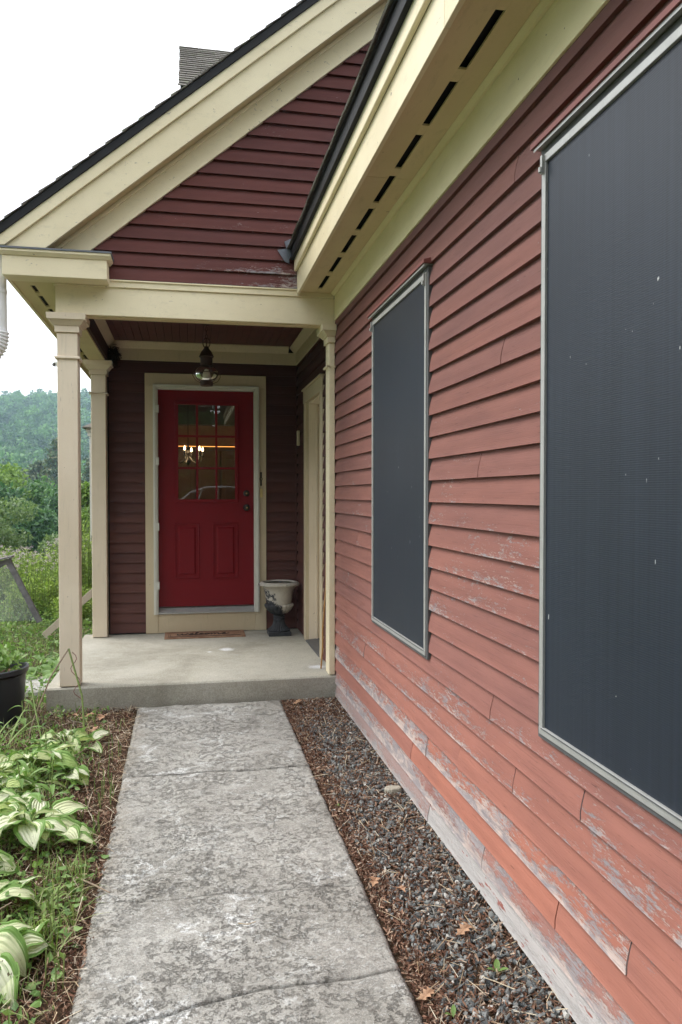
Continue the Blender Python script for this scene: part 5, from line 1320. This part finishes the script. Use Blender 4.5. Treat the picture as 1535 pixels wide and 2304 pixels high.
# ------------------------------------------------------------------ behind the camera: what the door glass reflects
for i, (x, y, h, rx) in enumerate(((-7, -30, 13, 5), (0.5, -33, 15, 5.5), (7, -31, 14, 5), (13, -28, 12, 4.5), (-14, -32, 13, 5))):
    tree('broadleaf_tree', ['tree left of centre across the drive behind the camera', 'tallest tree across the drive behind the camera', 'tree right of centre across the drive behind the camera', 'rightmost tree across the drive behind the camera', 'leftmost tree across the drive behind the camera'][i], 'tree', x, y, h, rx, GR['mid'], 3500, (.35, .8), 22, 'trees across the drive', .08)
th = thing('hedge', 'long dense hedge added behind the silver hatchback to hide sky in the door glass', 'hedge', (1, -21, 0))  # unseen hedge, added to keep bright sky out of the pane reflections
bl = [((-13 + i * 1.1 + rnd.uniform(-.3, .3), -21 + rnd.uniform(-.5, .5), zz), (1.1, 1.0, 1.2)) for i in range(27) for zz in (.9, 2.6, 4.3)]
V, F = leaf_cloud(16000, bl, (.18, .42)); fast('leaves', V, F, GR['mid'], th)
obj('hedge_sky_block', MB().box(-13.4, 16, -21.5, -20.6, 0, 4.4), bark, th)  # solid core added to stop sky showing through the leaves
car = thing('parked_car', 'silver hatchback on the drive, seen only as a reflection in the door glass', 'car', (.9, -13.5, 0))
cp = plain('silver_paint', (.62, .64, .68), .25, .6, .3, .03); cg = plain('car_window', (.02, .022, .025), .1, .6)
def cs(prof_, y0, y1, nm, mat, bev=.03): return obj(nm, MB().prism([(u + .9, v) for u, v in prof_], 1, y0 - 13.5, y1 - 13.5), mat, car, bevel=bev)
cs([(-2.1, .35), (-2.15, .75), (-2.0, .95), (-1.2, 1.05), (1.5, 1.08), (2.0, .95), (2.15, .7), (2.1, .35)], -.88, .88, 'body', cp, .06)
cs([(-1.25, 1.05), (-.75, 1.48), (-.2, 1.66), (.6, 1.66), (1.15, 1.5), (1.6, 1.08)], -.72, .72, 'cabin', cg, .05)
m = MB(); m.tube([(.9 + u, -13.5 + .735, v) for u, v in ((-1.27, 1.06), (-.76, 1.50), (-.2, 1.685), (.6, 1.685), (1.17, 1.52), (1.62, 1.09))], .035, 6); m.tube([(.9 + .15, -12.765, 1.06), (.9 + .15, -12.765, 1.68)], .035, 6); m.tube([(.9 - .6, -12.765, 1.06), (.9 - .35, -12.765, 1.62)], .03, 6)
m.box(.9 - .3, .9 + .75, -14.2, -12.8, 1.66, 1.70); obj('roof_rail', m, cp, car)
for u in (-1.35, 1.35):
    for v in (-.80, .80):
        o = obj('wheel', MB().lathe([(.0, -.09), (.2, -.10), (.33, -.09), (.34, 0), (.33, .09), (.2, .10), (0, .09)], (.9 + u, -13.5 + v, .33), 20, axis='y'), M['drip'], car)

# the drive's other trees: copies of the first
src = [o for o in COL.objects if o.name.startswith('broadleaf_tree') and o.location.y < -20][:3]
lbs = ['row of trees behind the camera']
for i in range(16):
    a = R(-100 + i * 12.5); d_ = 27 + 6 * ((i * 7) % 3); s0 = src[i % 3]
    c = s0.copy(); COL.objects.link(c); c.location = (d_ * math.sin(a) * 1.15 + .5, -d_ * math.cos(a) * .95 + 6, 0); c.rotation_euler.z = i * 1.7; c.scale = (1.15,) * 3
    c['label'] = 'one of the alike tall trees screening the drive behind the camera'; c['group'] = 'screening trees round the drive'
    for ch_ in s0.children: k_ = ch_.copy(); COL.objects.link(k_); k_.parent = c

# ------------------------------------------------------------------ summer haze
t = NT('haze_air'); t.t.nodes.remove(t.b); pv = t.n('ShaderNodeVolumePrincipled'); pv.inputs['Color'].default_value = (.62, .84, 1, 1); pv.inputs['Density'].default_value = .00062; pv.inputs['Anisotropy'].default_value = .0
t.l(pv.outputs[0], t.out.inputs[1])
obj('haze', MB().box(-760, 760, -200, 1300, -9.5, 95), t.m, at=(0, 0, -9.5), kind='stuff', label='thin summer haze between the garden and the hill')
